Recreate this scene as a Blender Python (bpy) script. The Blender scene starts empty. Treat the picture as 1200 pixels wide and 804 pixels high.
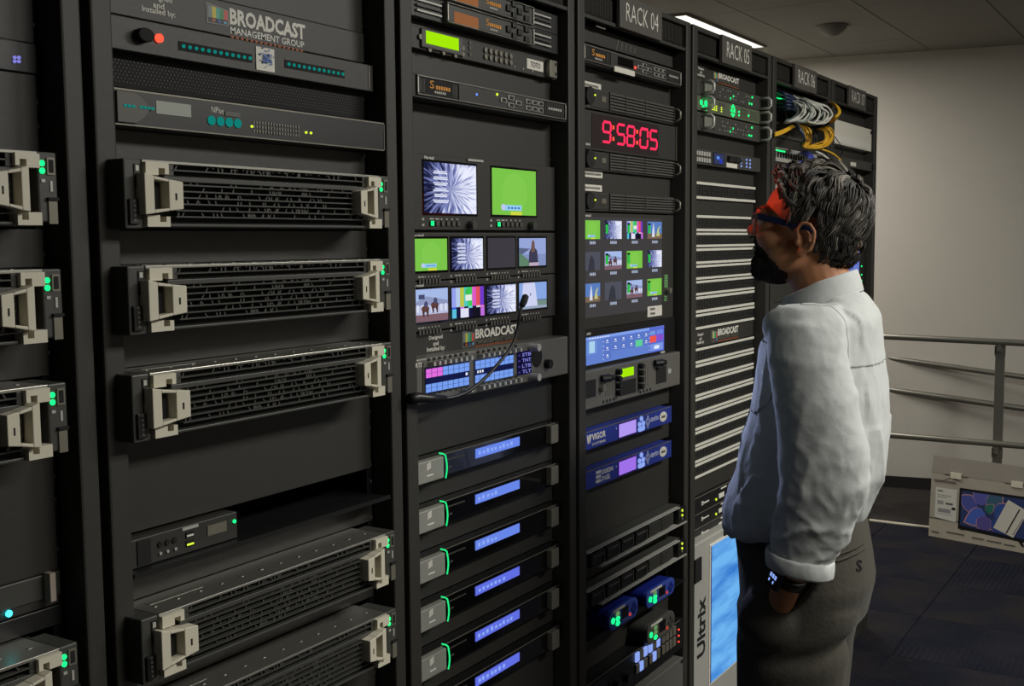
import bpy, bmesh, math, random
import numpy as np
from mathutils import Vector, Matrix, noise

random.seed(7)
scene = bpy.context.scene
COL = scene.collection

# ------------------------------------------------------------------ camera
CAM = np.array([-.8946, -1.1435, 1.55])
FPX, YAW, PITCH, ROLL = 1334.5, .5573, .0896, -.0086
_fw = np.array([math.cos(YAW)*math.cos(PITCH), math.sin(YAW)*math.cos(PITCH), -math.sin(PITCH)])
_r0 = np.array([math.sin(YAW), -math.cos(YAW), 0.])
_u0 = np.cross(_r0, _fw)
_rt = _r0*math.cos(ROLL)+_u0*math.sin(ROLL)
_up = -_r0*math.sin(ROLL)+_u0*math.cos(ROLL)
cam = bpy.data.cameras.new('camera')
cam.sensor_width = 36
cam.lens = FPX/1200*36
cam.clip_start = .05
camo = bpy.data.objects.new('camera', cam)
COL.objects.link(camo)
camo.matrix_world = Matrix(((_rt[0], _up[0], -_fw[0], CAM[0]), (_rt[1], _up[1], -_fw[1], CAM[1]), (_rt[2], _up[2], -_fw[2], CAM[2]), (0, 0, 0, 1)))
scene.camera = camo

# ------------------------------------------------------------------ world, lights, exposure
CEIL = 2.66
scene.view_settings.view_transform = 'Standard'
scene.view_settings.look = 'None'
scene.view_settings.gamma = 1
scene.view_settings.exposure = 0.0
w = bpy.data.worlds.new('room_air')
scene.world = w
w.use_nodes = True
w.node_tree.nodes['Background'].inputs[0].default_value = (.8, .9, 1, 1)
w.node_tree.nodes['Background'].inputs[1].default_value = .018


def area(name, loc, target, sx, sy, power, color, spread=180):
    l = bpy.data.lights.new(name, 'AREA')
    l.shape = 'RECTANGLE'
    l.size = sx
    l.size_y = sy
    l.energy = power
    l.color = color
    l.spread = math.radians(spread)
    o = bpy.data.objects.new(name, l)
    o.location = loc
    d = Vector(target)-Vector(loc)
    o.rotation_euler = d.to_track_quat('-Z', 'Y').to_euler()
    COL.objects.link(o)
    return o


def spot(name, loc, target, power, color, angle):
    """added spot lamp, far stronger than the screen or display it is placed at"""
    l = bpy.data.lights.new(name, 'SPOT')
    l.energy = power
    l.color = color
    l.spot_size = math.radians(angle)
    l.spot_blend = .5
    l.shadow_soft_size = .015
    o = bpy.data.objects.new(name, l)
    o.location = loc
    o.rotation_euler = (Vector(target)-Vector(loc)).to_track_quat('-Z', 'Y').to_euler()
    COL.objects.link(o)


area('aisle_light', (2.2, -1.9, CEIL-.03), (2.2, -1.89, 0), 1.2, .3, 58, (1, .98, .91))
area('near_aisle_light', (.85, -2.2, CEIL-.03), (.85, -2.19, 0), 1.2, .3, 42, (1, .98, .91))
area('end_wall_light', (5.0, 1.225, CEIL-.03), (5.0, 1.226, 0), 1.12, .1, 34, (1, .96, .89))


# ------------------------------------------------------------------ helpers
def lin(c):
    return tuple(((v/255/12.92) if v/255 <= .04045 else ((v/255+.055)/1.055)**2.4) for v in c)


def at(px, py, y):
    """a pixel of the photograph (1200x804) on the upright plane at depth y -> (x, z)"""
    d = _fw+(px-600)/FPX*_rt-(py-402)/FPX*_up
    t = (y-CAM[1])/d[1]
    p = CAM+d*t
    return p[0], p[2]


def mat(name, color, rough=.5, metal=0., var=.12, scale=40., bump=.0, spec=.5, coat=0.):
    m = bpy.data.materials.new(name)
    m.use_nodes = True
    nt = m.node_tree
    b = nt.nodes['Principled BSDF']
    b.inputs['Roughness'].default_value = rough
    b.inputs['Metallic'].default_value = metal
    b.inputs['Specular IOR Level'].default_value = spec
    b.inputs['Coat Weight'].default_value = coat
    tc = nt.nodes.new('ShaderNodeTexCoord')
    n = nt.nodes.new('ShaderNodeTexNoise')
    n.inputs['Scale'].default_value = scale
    n.inputs['Detail'].default_value = 3
    nt.links.new(tc.outputs['Object'], n.inputs['Vector'])
    mx = nt.nodes.new('ShaderNodeMix')
    mx.data_type = 'RGBA'
    a = [max(0, c*(1-var)) for c in color]+[1]
    z = [min(1, c*(1+var)) for c in color]+[1]
    mx.inputs[6].default_value = a
    mx.inputs[7].default_value = z
    nt.links.new(n.outputs['Fac'], mx.inputs[0])
    nt.links.new(mx.outputs[2], b.inputs['Base Color'])
    if bump:
        bp = nt.nodes.new('ShaderNodeBump')
        bp.inputs['Strength'].default_value = bump
        bp.inputs['Distance'].default_value = .002
        nt.links.new(n.outputs['Fac'], bp.inputs['Height'])
        nt.links.new(bp.outputs['Normal'], b.inputs['Normal'])
    return m


def emis(name, color, s):
    m = bpy.data.materials.new(name)
    m.use_nodes = True
    nt = m.node_tree
    nt.nodes.remove(nt.nodes['Principled BSDF'])
    e = nt.nodes.new('ShaderNodeEmission')
    e.inputs[0].default_value = (*color, 1)
    e.inputs[1].default_value = s
    nt.links.new(e.outputs[0], nt.nodes['Material Output'].inputs[0])
    return m


def attr_mat(name, glow=False, s=1., rough=.5):
    m = bpy.data.materials.new(name)
    m.use_nodes = True
    nt = m.node_tree
    at_ = nt.nodes.new('ShaderNodeAttribute')
    at_.attribute_name = 'Col'
    if glow:
        nt.nodes.remove(nt.nodes['Principled BSDF'])
        e = nt.nodes.new('ShaderNodeEmission')
        e.inputs[1].default_value = s
        nt.links.new(at_.outputs[0], e.inputs[0])
        nt.links.new(e.outputs[0], nt.nodes['Material Output'].inputs[0])
    else:
        b = nt.nodes['Principled BSDF']
        b.inputs['Roughness'].default_value = rough
        nt.links.new(at_.outputs[0], b.inputs['Base Color'])
    return m


class MB:
    """collects shapes; build() links them as ONE mesh object"""

    def __init__(s):
        s.v = []
        s.f = []
        s.m = []
        s.c = []

    def face(s, pts, m=0, c=(1, 1, 1)):
        n = len(s.v)
        s.v += [tuple(p) for p in pts]
        s.f.append(tuple(range(n, n+len(pts))))
        s.m.append(m)
        s.c.append(c)

    def box(s, x0, x1, y0, y1, z0, z1, m=0, c=(1, 1, 1)):
        n = len(s.v)
        s.v += [(x0, y0, z0), (x1, y0, z0), (x1, y1, z0), (x0, y1, z0), (x0, y0, z1), (x1, y0, z1), (x1, y1, z1), (x0, y1, z1)]
        for f in ((0, 1, 5, 4), (1, 2, 6, 5), (2, 3, 7, 6), (3, 0, 4, 7), (4, 5, 6, 7), (3, 2, 1, 0)):
            s.f.append(tuple(n+i for i in f))
            s.m.append(m)
            s.c.append(c)
        return s

    def prism(s, pts, y0, y1, m=0, c=(1, 1, 1)):
        """outline in (x, z), counter-clockwise seen from the front (-y), pushed from y0 (front) to y1"""
        n = len(s.v)
        k = len(pts)
        s.v += [(p[0], y0, p[1]) for p in pts]+[(p[0], y1, p[1]) for p in pts]
        s.f.append(tuple(range(n, n+k)))
        s.f.append(tuple(range(n+2*k-1, n+k-1, -1)))
        for i in range(k):
            j = (i+1) % k
            s.f.append((n+i, n+k+i, n+k+j, n+j))
        s.m += [m]*(k+2)
        s.c += [c]*(k+2)
        return s

    def disc(s, x, z, r, y0, y1, n=14, m=0, c=(1, 1, 1), rz=None):
        rz = rz or r
        return s.prism([(x+r*math.cos(2*math.pi*i/n), z+rz*math.sin(2*math.pi*i/n)) for i in range(n)], y0, y1, m, c)

    def tube(s, pts, r, n=8, m=0, c=(1, 1, 1), caps=True):
        pts = [Vector(p) for p in pts]
        rr = r if hasattr(r, '__len__') else [r]*len(pts)
        base = len(s.v)
        up = Vector((0, 0, 1))
        prev = None
        for i, p in enumerate(pts):
            t = (pts[min(i+1, len(pts)-1)]-pts[max(i-1, 0)]).normalized()
            if prev is None:
                a = t.cross(up)
                if a.length < 1e-3:
                    a = t.cross(Vector((1, 0, 0)))
            else:
                a = prev-t*prev.dot(t)
            a.normalize()
            prev = a
            b = t.cross(a)
            for k in range(n):
                q = 2*math.pi*k/n
                s.v.append(tuple(p+(a*math.cos(q)+b*math.sin(q))*rr[i]))
        for i in range(len(pts)-1):
            for k in range(n):
                s.f.append((base+i*n+k, base+i*n+(k+1) % n, base+(i+1)*n+(k+1) % n, base+(i+1)*n+k))
                s.m.append(m)
                s.c.append(c)
        if caps:
            s.f.append(tuple(base+k for k in reversed(range(n))))
            s.f.append(tuple(base+(len(pts)-1)*n+k for k in range(n)))
            s.m += [m, m]
            s.c += [c, c]
        return s

    def build(s, name, mats, parent=None, smooth=False, stuff=False, bevel=0., label=None):
        if not isinstance(mats, (list, tuple)):
            mats = [mats]
        me = bpy.data.meshes.new(name)
        off = Vector((0, 0, 0))
        if parent is not None:
            off = origin(parent)
        me.from_pydata([(v[0]-off.x, v[1]-off.y, v[2]-off.z) for v in s.v], [], s.f)
        for m in mats:
            me.materials.append(m)
        me.polygons.foreach_set('material_index', s.m)
        if any(c != (1, 1, 1) for c in s.c):
            ca = me.color_attributes.new('Col', 'FLOAT_COLOR', 'CORNER')
            d = []
            for f, c in zip(s.f, s.c):
                d += [c[0], c[1], c[2], 1.]*len(f)
            ca.data.foreach_set('color', d)
        if smooth:
            me.polygons.foreach_set('use_smooth', [True]*len(me.polygons))
        me.validate()
        me.update()
        o = bpy.data.objects.new(name, me)
        COL.objects.link(o)
        if parent is not None:
            o.parent = parent
        if stuff:
            o['kind'] = 'stuff'
        if label:
            o['label'] = label
        if bevel:
            b = o.modifiers.new('bevel', 'BEVEL')
            b.width = bevel
            b.segments = 2
            b.limit_method = 'ANGLE'
        return o


def origin(o):
    p = Vector(o.location)
    while o.parent is not None:
        o = o.parent
        p += Vector(o.location)
    return p


def thing(name, label, cat, loc=(0, 0, 0), group=None):
    o = bpy.data.objects.new(name, None)
    o.empty_display_size = .05
    o.location = loc
    COL.objects.link(o)
    o['label'] = label
    o['category'] = cat
    if group:
        o['group'] = group
    return o


def copy_tree(o, loc=None, label=None, parent=None):
    c = o.copy()
    COL.objects.link(c)
    if parent is not None:
        c.parent = parent
    if loc is not None:
        c.location = loc
    if label:
        c['label'] = label
    for ch in list(o.children):
        copy_tree(ch, parent=c)
    return c


_txt = {}


def text_mesh(s, bold=0.):
    key = (s, bold)
    if key not in _txt:
        cu = bpy.data.curves.new('lettering', 'FONT')
        cu.body = s
        cu.align_x = 'LEFT'
        cu.resolution_u = 2
        cu.offset = bold
        cu.extrude = 0
        o = bpy.data.objects.new('lettering', cu)
        COL.objects.link(o)
        dg = bpy.context.evaluated_depsgraph_get()
        me = bpy.data.meshes.new_from_object(o.evaluated_get(dg))
        bpy.data.objects.remove(o)
        v = np.array([tuple(q.co)[:2] for q in me.vertices])
        f = [tuple(p.vertices) for p in me.polygons]
        bpy.data.meshes.remove(me)
        mn, mx = v.min(0), v.max(0)
        _txt[key] = ((v-mn)/(mx-mn), f, (mx-mn))
    return _txt[key]


def put_text(mb, s, x0, x1, z0, z1, y, m=0, c=(1, 1, 1), bold=0., vertical=False):
    v, f, _ = text_mesh(s, bold)
    n = len(mb.v)
    if vertical:   # reads bottom to top
        mb.v += [(x1-(x1-x0)*q[1], y, z0+(z1-z0)*q[0]) for q in v]
    else:
        mb.v += [(x0+(x1-x0)*q[0], y, z0+(z1-z0)*q[1]) for q in v]
    for p in f:
        mb.f.append(tuple(n+i for i in p))
        mb.m.append(m)
        mb.c.append(c)
    return mb


# ------------------------------------------------------------------ materials
M = {}
M['rack'] = mat('rack_black_paint', lin((50, 48, 43)), .55, var=.1, scale=60, bump=.1)
M['panel'] = mat('panel_black_paint', lin((50, 49, 45)), .5, var=.1, scale=90, bump=.12)
M['dark'] = mat('dark_interior', lin((14, 14, 14)), .8)
M['black'] = mat('black_plastic', lin((24, 24, 25)), .4)
M['gloss'] = mat('black_gloss', lin((12, 12, 14)), .12, coat=.5)
M['char'] = mat('charcoal_plastic', lin((66, 66, 62)), .45)
M['grey'] = mat('grey_metal', lin((128, 124, 112)), .4, metal=.35, var=.06)
M['steel'] = mat('steel', lin((170, 168, 160)), .35, metal=.8, var=.06)
M['handle'] = mat('beige_grey_plastic', lin((214, 208, 188)), .5, var=.05)
M['handle_side'] = mat('taupe_plastic', lin((165, 152, 140)), .5, var=.05)
M['silver'] = mat('silver_paint', lin((185, 184, 176)), .45, metal=.2, var=.05)
M['white'] = mat('white_print', lin((225, 222, 212)), .6, var=.04)
M['label'] = mat('white_label_tape', lin((222, 218, 206)), .6, var=.04)
M['sign'] = mat('sign_grey', lin((84, 81, 76)), .5, var=.05)
M['paint'] = attr_mat('printed_colour', False)
M['glow'] = attr_mat('screen_light', True, 1.)
M['led_green'] = emis('green_led', (.01, 1, .22), 1.6)
M['led_teal'] = emis('teal_led', (.005, .2, .17), 1.)
M['led_red'] = emis('red_led', (1, .06, .03), 2.2)
M['led_yellow'] = emis('yellow_led', (.7, .9, .05), 1.2)
M['led_blue'] = emis('blue_led', (.15, .3, 1), 1.2)
M['lcd_green'] = emis('green_lcd', lin((165, 235, 10)), 1.)
E_ = .04          # depth of the equipment fronts behind the post fronts
RP = .6           # rack pitch


# ------------------------------------------------------------------ device helper
SPANS = {k: [] for k in range(-1, 6)}


class Dev:
    def __init__(s, k, name, label, cat, px, py_top, py_bot, y=E_-.003, x0=None, x1=None, depth=.18, body='panel', group=None, span=True, bevel=.0012, body_name='front_panel', cr=(0, 0, 1)):
        s.t = cr
        px, py_top, py_bot = s.px(px, py_top)+(s.px(px, py_bot)[1],)
        s.k = k
        s.y = y
        s.x0 = k*RP+.037 if x0 is None else x0
        s.x1 = k*RP+.560 if x1 is None else x1
        s.z1 = at(px, py_top, y)[1]
        s.z0 = at(px, py_bot, y)[1]
        s.root = thing(name, label, cat, (s.x0, s.y, s.z0), group)
        if span:
            SPANS[k].append((s.z0, s.z1))
        if body:
            MB().box(s.x0, s.x1, y, y+depth, s.z0, s.z1).build(body_name, M[body], s.root, bevel=bevel)

    def px(s, x, y):
        return s.t[0]+x/s.t[2], s.t[1]+y/s.t[2]

    def P(s, x, y, plane=None):
        a, b = s.px(x, y)
        return at(a, b, s.y if plane is None else plane)

    def R(s, x0, y0, x1, y1, plane=None):
        a, b = s.P(x0, y0, plane), s.P(x1, y1, plane)
        return min(a[0], b[0]), max(a[0], b[0]), min(a[1], b[1]), max(a[1], b[1])

    def box(s, name, r, m, proud=.002, sink=.0, parent=None, bevel=0., px=True, label=None, base=0.):
        q = s.R(*r) if px else r
        return MB().box(q[0], q[1], s.y-base-proud, s.y-base+sink+.0002, q[2], q[3]).build(name, M[m], parent or s.root, bevel=bevel, label=label)

    def many(s, name, rs, m, proud=.001, parent=None, base=0., stuff=True, px=True, label=None):
        mb = MB()
        for r in rs:
            q = s.R(*r) if px else r
            mb.box(q[0], q[1], s.y-base-proud, s.y-base+.0002, q[2], q[3])
        return mb.build(name, M[m], parent or s.root, stuff=stuff, label=label)

    def discs(s, name, ps, r, m, proud=.002, parent=None, base=0., stuff=True, n=10, px=True):
        mb = MB()
        for p in ps:
            x, z = s.P(*p) if px else p
            mb.disc(x, z, r, s.y-base-proud, s.y-base+.0002, n)
        return mb.build(name, M[m], parent or s.root, stuff=stuff and len(ps) > 1)

    def text(s, t, r, m='white', bold=0., base=.0006, parent=None, px=True, name='lettering'):
        q = s.R(*r) if px else r
        return put_text(MB(), t, q[0], q[1], q[2], q[3], s.y-base, bold=bold).build(name, M[m], parent or s.root)

    def pic(s, q=None, base=.0012):
        return Pic(s, q, base)


class Pic:
    """flat picture on a screen or a print, in 0..1 coordinates of the rectangle q = (x0, x1, z0, z1)"""

    def __init__(s, dev, q, base):
        s.d = dev
        s.q = q
        s.b = base
        s.mb = MB()
        s.n = 0

    def pt(s, u, v):
        return (s.q[0]+(s.q[1]-s.q[0])*u, s.d.y-s.b-.00006*s.n, s.q[2]+(s.q[3]-s.q[2])*v)

    def poly(s, pts, c):
        s.n += 1
        s.mb.face([s.pt(*p) for p in pts], 0, lin(c))
        return s

    def rect(s, u0, v0, u1, v1, c):
        return s.poly([(u0, v0), (u1, v0), (u1, v1), (u0, v1)], c)

    def ell(s, u, v, ru, rv, c, n=14):
        return s.poly([(u+ru*math.cos(2*math.pi*i/n), v+rv*math.sin(2*math.pi*i/n)) for i in range(n)], c)

    def build(s, name='picture', parent=None, m='glow'):
        return s.mb.build(name, M[m], parent or s.d.root)


WARP = None


def streak_mat():
    m = bpy.data.materials.new('streaking_picture')
    m.use_nodes = True
    nt = m.node_tree
    nt.nodes.remove(nt.nodes['Principled BSDF'])
    uv = nt.nodes.new('ShaderNodeUVMap')
    sep = nt.nodes.new('ShaderNodeSeparateXYZ')
    nt.links.new(uv.outputs[0], sep.inputs[0])

    def mth(op, a, b):
        n = nt.nodes.new('ShaderNodeMath')
        n.operation = op
        for i, q in enumerate((a, b)):
            if hasattr(q, 'links'):
                nt.links.new(q, n.inputs[i])
            else:
                n.inputs[i].default_value = q
        return n.outputs[0]
    dx = mth('SUBTRACT', sep.outputs[0], .5)
    dy = mth('SUBTRACT', sep.outputs[1], .47)
    ang = mth('ARCTAN2', dy, dx)
    rad = mth('SQRT', mth('ADD', mth('MULTIPLY', dx, dx), mth('MULTIPLY', dy, dy)), 0.)
    cmb = nt.nodes.new('ShaderNodeCombineXYZ')
    nt.links.new(mth('MULTIPLY', ang, 7.), cmb.inputs[0])
    nt.links.new(mth('MULTIPLY', rad, 2.2), cmb.inputs[1])
    n = nt.nodes.new('ShaderNodeTexNoise')
    n.inputs['Scale'].default_value = 1.6
    n.inputs['Detail'].default_value = 6
    nt.links.new(cmb.outputs[0], n.inputs[0])
    # darker to the left of the picture
    f = mth('ADD', n.outputs['Fac'], mth('MULTIPLY', dx, .42))
    r = nt.nodes.new('ShaderNodeValToRGB')
    r.color_ramp.elements[0].position = .3
    r.color_ramp.elements[0].color = (*lin((25, 28, 60)), 1)
    r.color_ramp.elements[1].position = .68
    r.color_ramp.elements[1].color = (*lin((235, 238, 255)), 1)
    e2 = r.color_ramp.elements.new(.48)
    e2.color = (*lin((120, 130, 190)), 1)
    nt.links.new(f, r.inputs[0])
    e = nt.nodes.new('ShaderNodeEmission')
    nt.links.new(r.outputs[0], e.inputs[0])
    nt.links.new(e.outputs[0], nt.nodes['Material Output'].inputs[0])
    return m


M['streak'] = streak_mat()


def streak_screen(dev, q, base=.0012, text=True, name='screen'):
    y = dev.y-base
    o = MB()
    o.face([(q[0], y, q[2]), (q[1], y, q[2]), (q[1], y, q[3]), (q[0], y, q[3])])
    ob = o.build(name, M['streak'], dev.root)
    uvl = ob.data.uv_layers.new(name='UVMap')
    for i, c in enumerate(((0, 0), (1, 0), (1, 1), (0, 1))):
        uvl.data[i].uv = c
    if text:
        p = Pic(dev, q, base+.0003)
        rr = random.Random(3)
        for i in range(6):
            v = .84-i*.115
            for j in range(2):
                wd = .22+rr.random()*.08
                p.rect(.3-wd/2, v-.035*j-.024, .3+wd/2, v-.035*j, (225, 230, 250))
        p.build('caption_lines')
    return ob


def green_screen(dev, q, base=.0012, banner=True):
    p = Pic(dev, q, base)
    p.rect(0, 0, 1, 1, (122, 196, 74))
    p.ell(.5, .5, .3, .42, (128, 200, 78))
    if banner:
        p.rect(.22, .1, .66, .22, (150, 205, 235))
        p.ell(.24, .17, .05, .07, (190, 200, 240))
        for i in range(4):
            p.rect(.34+i*.075, .135, .39+i*.075, .175, (60, 110, 190))
        p.rect(.4, .0, .66, .08, (205, 215, 70))
    return p.build('screen')


def bars_screen(dev, q, base=.0012):
    p = Pic(dev, q, base)
    cs = [(150, 160, 235), (180, 200, 235), (185, 195, 70), (80, 200, 190), (60, 200, 90), (220, 90, 200), (225, 80, 90), (110, 60, 200)]
    for i, c in enumerate(cs):
        p.rect(i/8, .36, (i+1)/8, 1, c)
    cs = [(60, 90, 220), (20, 20, 40), (200, 120, 230), (20, 20, 40), (120, 220, 230), (30, 25, 50), (215, 215, 235), (235, 120, 200)]
    for i, c in enumerate(cs):
        p.rect(i/8, .3, (i+1)/8, .36, c)
    cs = [(90, 190, 220), (25, 22, 60), (225, 225, 245), (225, 225, 245), (25, 22, 60), (24, 20, 34), (20, 18, 30), (190, 110, 220)]
    for i, c in enumerate(cs):
        p.rect(i/8, 0, (i+1)/8, .3, c)
    p.rect(.4, .55, .6, .75, (225, 235, 225))
    p.rect(.4, .75, .52, .95, (60, 190, 80))
    return p.build('screen')


def beach_screen(dev, q, base=.0012):
    p = Pic(dev, q, base)
    p.rect(0, 0, 1, 1, (150, 165, 215))
    p.rect(0, .0, 1, .42, (130, 145, 190))
    p.poly([(0, 0), (.6, 0), (.1, .42), (0, .45)], (95, 130, 105))
    p.poly([(0, .45), (.1, .42), (.4, .62), (0, .66)], (90, 100, 130))
    p.poly([(.34, .1), (.7, .1), (.66, .55), (.56, .66), (.44, .66), (.36, .5)], (62, 60, 82))
    p.poly([(.42, .5), (.46, .86), (.5, .95), (.56, .86), (.58, .5)], (110, 85, 80))
    p.rect(.36, 0, .72, .12, (190, 170, 190))
    return p.build('screen')


def stadium_screen(dev, q, base=.0012):
    p = Pic(dev, q, base)
    p.rect(0, 0, 1, 1, (165, 185, 230))
    p.poly([(0, .6), (.35, .78), (1, .62), (1, .35), (0, .35)], (140, 150, 190))
    p.rect(0, 0, 1, .22, (125, 95, 105))
    p.rect(0, .22, 1, .5, (185, 190, 220))
    for i in range(7):
        p.rect(.05+i*.14, .3, .12+i*.14, .52, (215, 220, 240))
    for (u, v) in ((.3, .4), (.58, .5)):
        p.ell(u, v, .12, .1, (95, 62, 60))
        p.poly([(u-.1, v-.05), (u-.06, v-.25), (u-.03, v-.25), (u-.02, v-.06)], (70, 45, 45))
        p.poly([(u+.02, v-.06), (u+.06, v-.25), (u+.09, v-.25), (u+.1, v-.03)], (70, 45, 45))
        p.ell(u+.02, v+.13, .06, .1, (75, 75, 110))
    p.rect(.1, .7, .28, .84, (70, 75, 110))
    return p.build('screen')


def tower_screen(dev, q, base=.0012):
    p = Pic(dev, q, base)
    p.rect(0, 0, 1, 1, (135, 165, 225))
    p.rect(.5, .1, 1, .32, (115, 140, 130))
    p.rect(.5, .3, 1, .34, (90, 110, 150))
    p.poly([(.06, .0), (.66, .1), (.56, 1), (.14, 1)], (205, 210, 240))
    p.rect(.38, .5, .42, .6, (110, 115, 150))
    p.rect(0, 0, 1, .1, (150, 165, 190))
    return p.build('screen')


def runner_screen(dev, q, base=.0012):
    p = Pic(dev, q, base)
    p.rect(0, 0, 1, 1, (90, 125, 190))
    p.rect(0, 0, 1, .3, (120, 100, 80))
    p.poly([(.3, .1), (.5, .1), (.46, .6), (.4, .95), (.34, .5)], (215, 220, 235))
    p.poly([(.6, .15), (.85, .15), (.78, .5), (.9, .8), (.7, .6)], (190, 195, 130))
    return p.build('screen')


def dusk_screen(dev, q, base=.0012):
    p = Pic(dev, q, base)
    p.rect(0, 0, 1, 1, (78, 80, 92))
    p.poly([(.2, 0), (.65, 0), (.6, .6), (.44, .85), (.3, .6)], (55, 56, 66))
    return p.build('screen')


def brand_print(dev, u, rows, designed=None):
    """BROADCAST MANAGEMENT GROUP plate print; icon box, then (text, left px, right px, centre px y, height in metres)"""
    q = dev.R(*u)
    p = Pic(dev, q, .0006)
    p.poly([(0, 0), (1, .06), (1, .8), (0, 1)], (120, 124, 124))
    p.poly([(.06, .06), (.94, .1), (.94, .76), (.06, .92)], (20, 20, 22))
    for i, c in enumerate(((120, 130, 130), (205, 190, 60), (70, 170, 150), (60, 140, 90), (205, 75, 70))):
        a, b = .08+i*.172, .08+(i+1)*.172
        p.poly([(a, .3), (b, .3), (b, .9-.15*b), (a, .9-.15*a)], c)
    for i, c in enumerate(((200, 90, 40), (60, 100, 190), (90, 170, 200))):
        p.ell(.3+i*.26, .18, .08, .06, c)
    p.build('logo_print', m='paint')
    for (s_, xa, xb, cy, h, m, bold) in rows:
        a, b = at(xa, cy, dev.y)[0], at(xb, cy, dev.y)[0]
        zc = at((xa+xb)/2, cy, dev.y)[1]
        if s_ is None:
            mb = MB()
            for i in range(16):
                x = a+(b-a)*(i+.1)/16
                mb.box(x, x+(b-a)*.6/16, dev.y-.0006, dev.y, zc-h/2, zc+h/2)
            mb.build('strapline', M[m], dev.root, stuff=True)
        else:
            put_text(MB(), s_, a, b, zc-h/2, zc+h/2, dev.y-.0006, bold=bold).build('lettering', M[m], dev.root)


M['orange'] = mat('orange_print', lin((170, 85, 40)), .6)
M['lcdgrey'] = emis('pale_lcd', lin((150, 152, 140)), .62)
M['violet'] = emis('violet_led', lin((140, 140, 235)), .8)
M['cyan'] = emis('cyan_led', (.05, .8, .85), 3.)
M['silver_dim'] = mat('warm_silver_metal', lin((120, 118, 112)), .4, metal=.4, var=.06)
M['plate'] = mat('matt_silver_plate', lin((152, 152, 145)), .5, metal=.2, var=.05)
M['cable_amber'] = mat('cable_amber', lin((196, 146, 34)), .5)
M['led_strip'] = emis('green_light_strip', (.02, .9, .25), 1.)
M['sign_light'] = mat('grey_emblem', lin((120, 116, 108)), .35, metal=.4)
M['clockface'] = mat('clock_window', lin((52, 42, 44)), .3, coat=.2)
M['clockred'] = emis('clock_digits', lin((255, 44, 84)), 1.5)
M['screen_grey'] = emis('dark_lit_screen', lin((64, 62, 62)), 1.)
M['led_dimgreen'] = emis('dim_green_marks', lin((110, 160, 100)), .7)
M['blue'] = mat('blue_enamel', lin((40, 58, 150)), .4, var=.06)
M['blue_dark'] = mat('dark_blue_frame', lin((60, 40, 130)), .3)
M['key_blue'] = emis('blue_lit_keys', lin((140, 165, 240)), 1.)
M['key_white'] = mat('pale_blue_print', lin((190, 198, 235)), .5)
M['blue_box'] = mat('blue_plastic', lin((28, 44, 135)), .35, var=.06)
M['blue_face'] = mat('blue_plastic_face', lin((62, 84, 178)), .35, var=.06)
M['red_print'] = emis('red_mark', lin((220, 70, 60)), .8)
M['green_grey'] = mat('green_grey_enamel', lin((92, 100, 80)), .45)
M['lcd_dim'] = emis('dim_lcd', lin((112, 112, 100)), .8)
M['strip'] = mat('white_strip', lin((214, 212, 200)), .5, var=.04)
M['cable_white'] = mat('cable_pale', lin((205, 205, 195)), .5)
M['cable_grey'] = mat('cable_grey', lin((130, 140, 138)), .5)
M['cable_yellow'] = mat('cable_yellow', lin((226, 176, 40)), .5)
M['cable_navy'] = mat('cable_navy', lin((32, 48, 78)), .5)
M['cable_blue'] = mat('cable_blue', lin((60, 76, 175)), .5)
M['cable_green'] = mat('cable_green', lin((70, 125, 100)), .5)
M['cable_black'] = mat('cable_black', lin((26, 26, 26)), .5)
M['white_panel'] = mat('white_panel', lin((222, 218, 204)), .5, var=.03)


def screen_swirl():
    m = bpy.data.materials.new('blue_cloudy_screen')
    m.use_nodes = True
    nt = m.node_tree
    nt.nodes.remove(nt.nodes['Principled BSDF'])
    tc = nt.nodes.new('ShaderNodeTexCoord')
    mp = nt.nodes.new('ShaderNodeMapping')
    mp.inputs['Rotation'].default_value = (0, .9, 0)
    mp.inputs['Scale'].default_value = (3, 1, 14)
    nt.links.new(tc.outputs['Object'], mp.inputs[0])
    n = nt.nodes.new('ShaderNodeTexNoise')
    n.inputs['Scale'].default_value = 1.6
    n.inputs['Detail'].default_value = 7
    nt.links.new(mp.outputs[0], n.inputs[0])
    r = nt.nodes.new('ShaderNodeValToRGB')
    r.color_ramp.elements[0].position = .25
    r.color_ramp.elements[0].color = (*lin((40, 110, 200)), 1)
    r.color_ramp.elements[1].position = .6
    r.color_ramp.elements[1].color = (*lin((110, 180, 240)), 1)
    nt.links.new(n.outputs['Fac'], r.inputs[0])
    e = nt.nodes.new('ShaderNodeEmission')
    nt.links.new(r.outputs[0], e.inputs[0])
    nt.links.new(e.outputs[0], nt.nodes['Material Output'].inputs[0])
    return m


M['blue_screen'] = screen_swirl()
M['trousers_dark'] = mat('trouser_seam', lin((60, 57, 50)), .9)
M['rim_clear'] = mat('clear_grey_rim', lin((150, 150, 150)), .2)

# ------------------------------------------------------------------ structure: floor, ceiling, walls
def structure(o):
    o['kind'] = 'structure'
    return o


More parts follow.
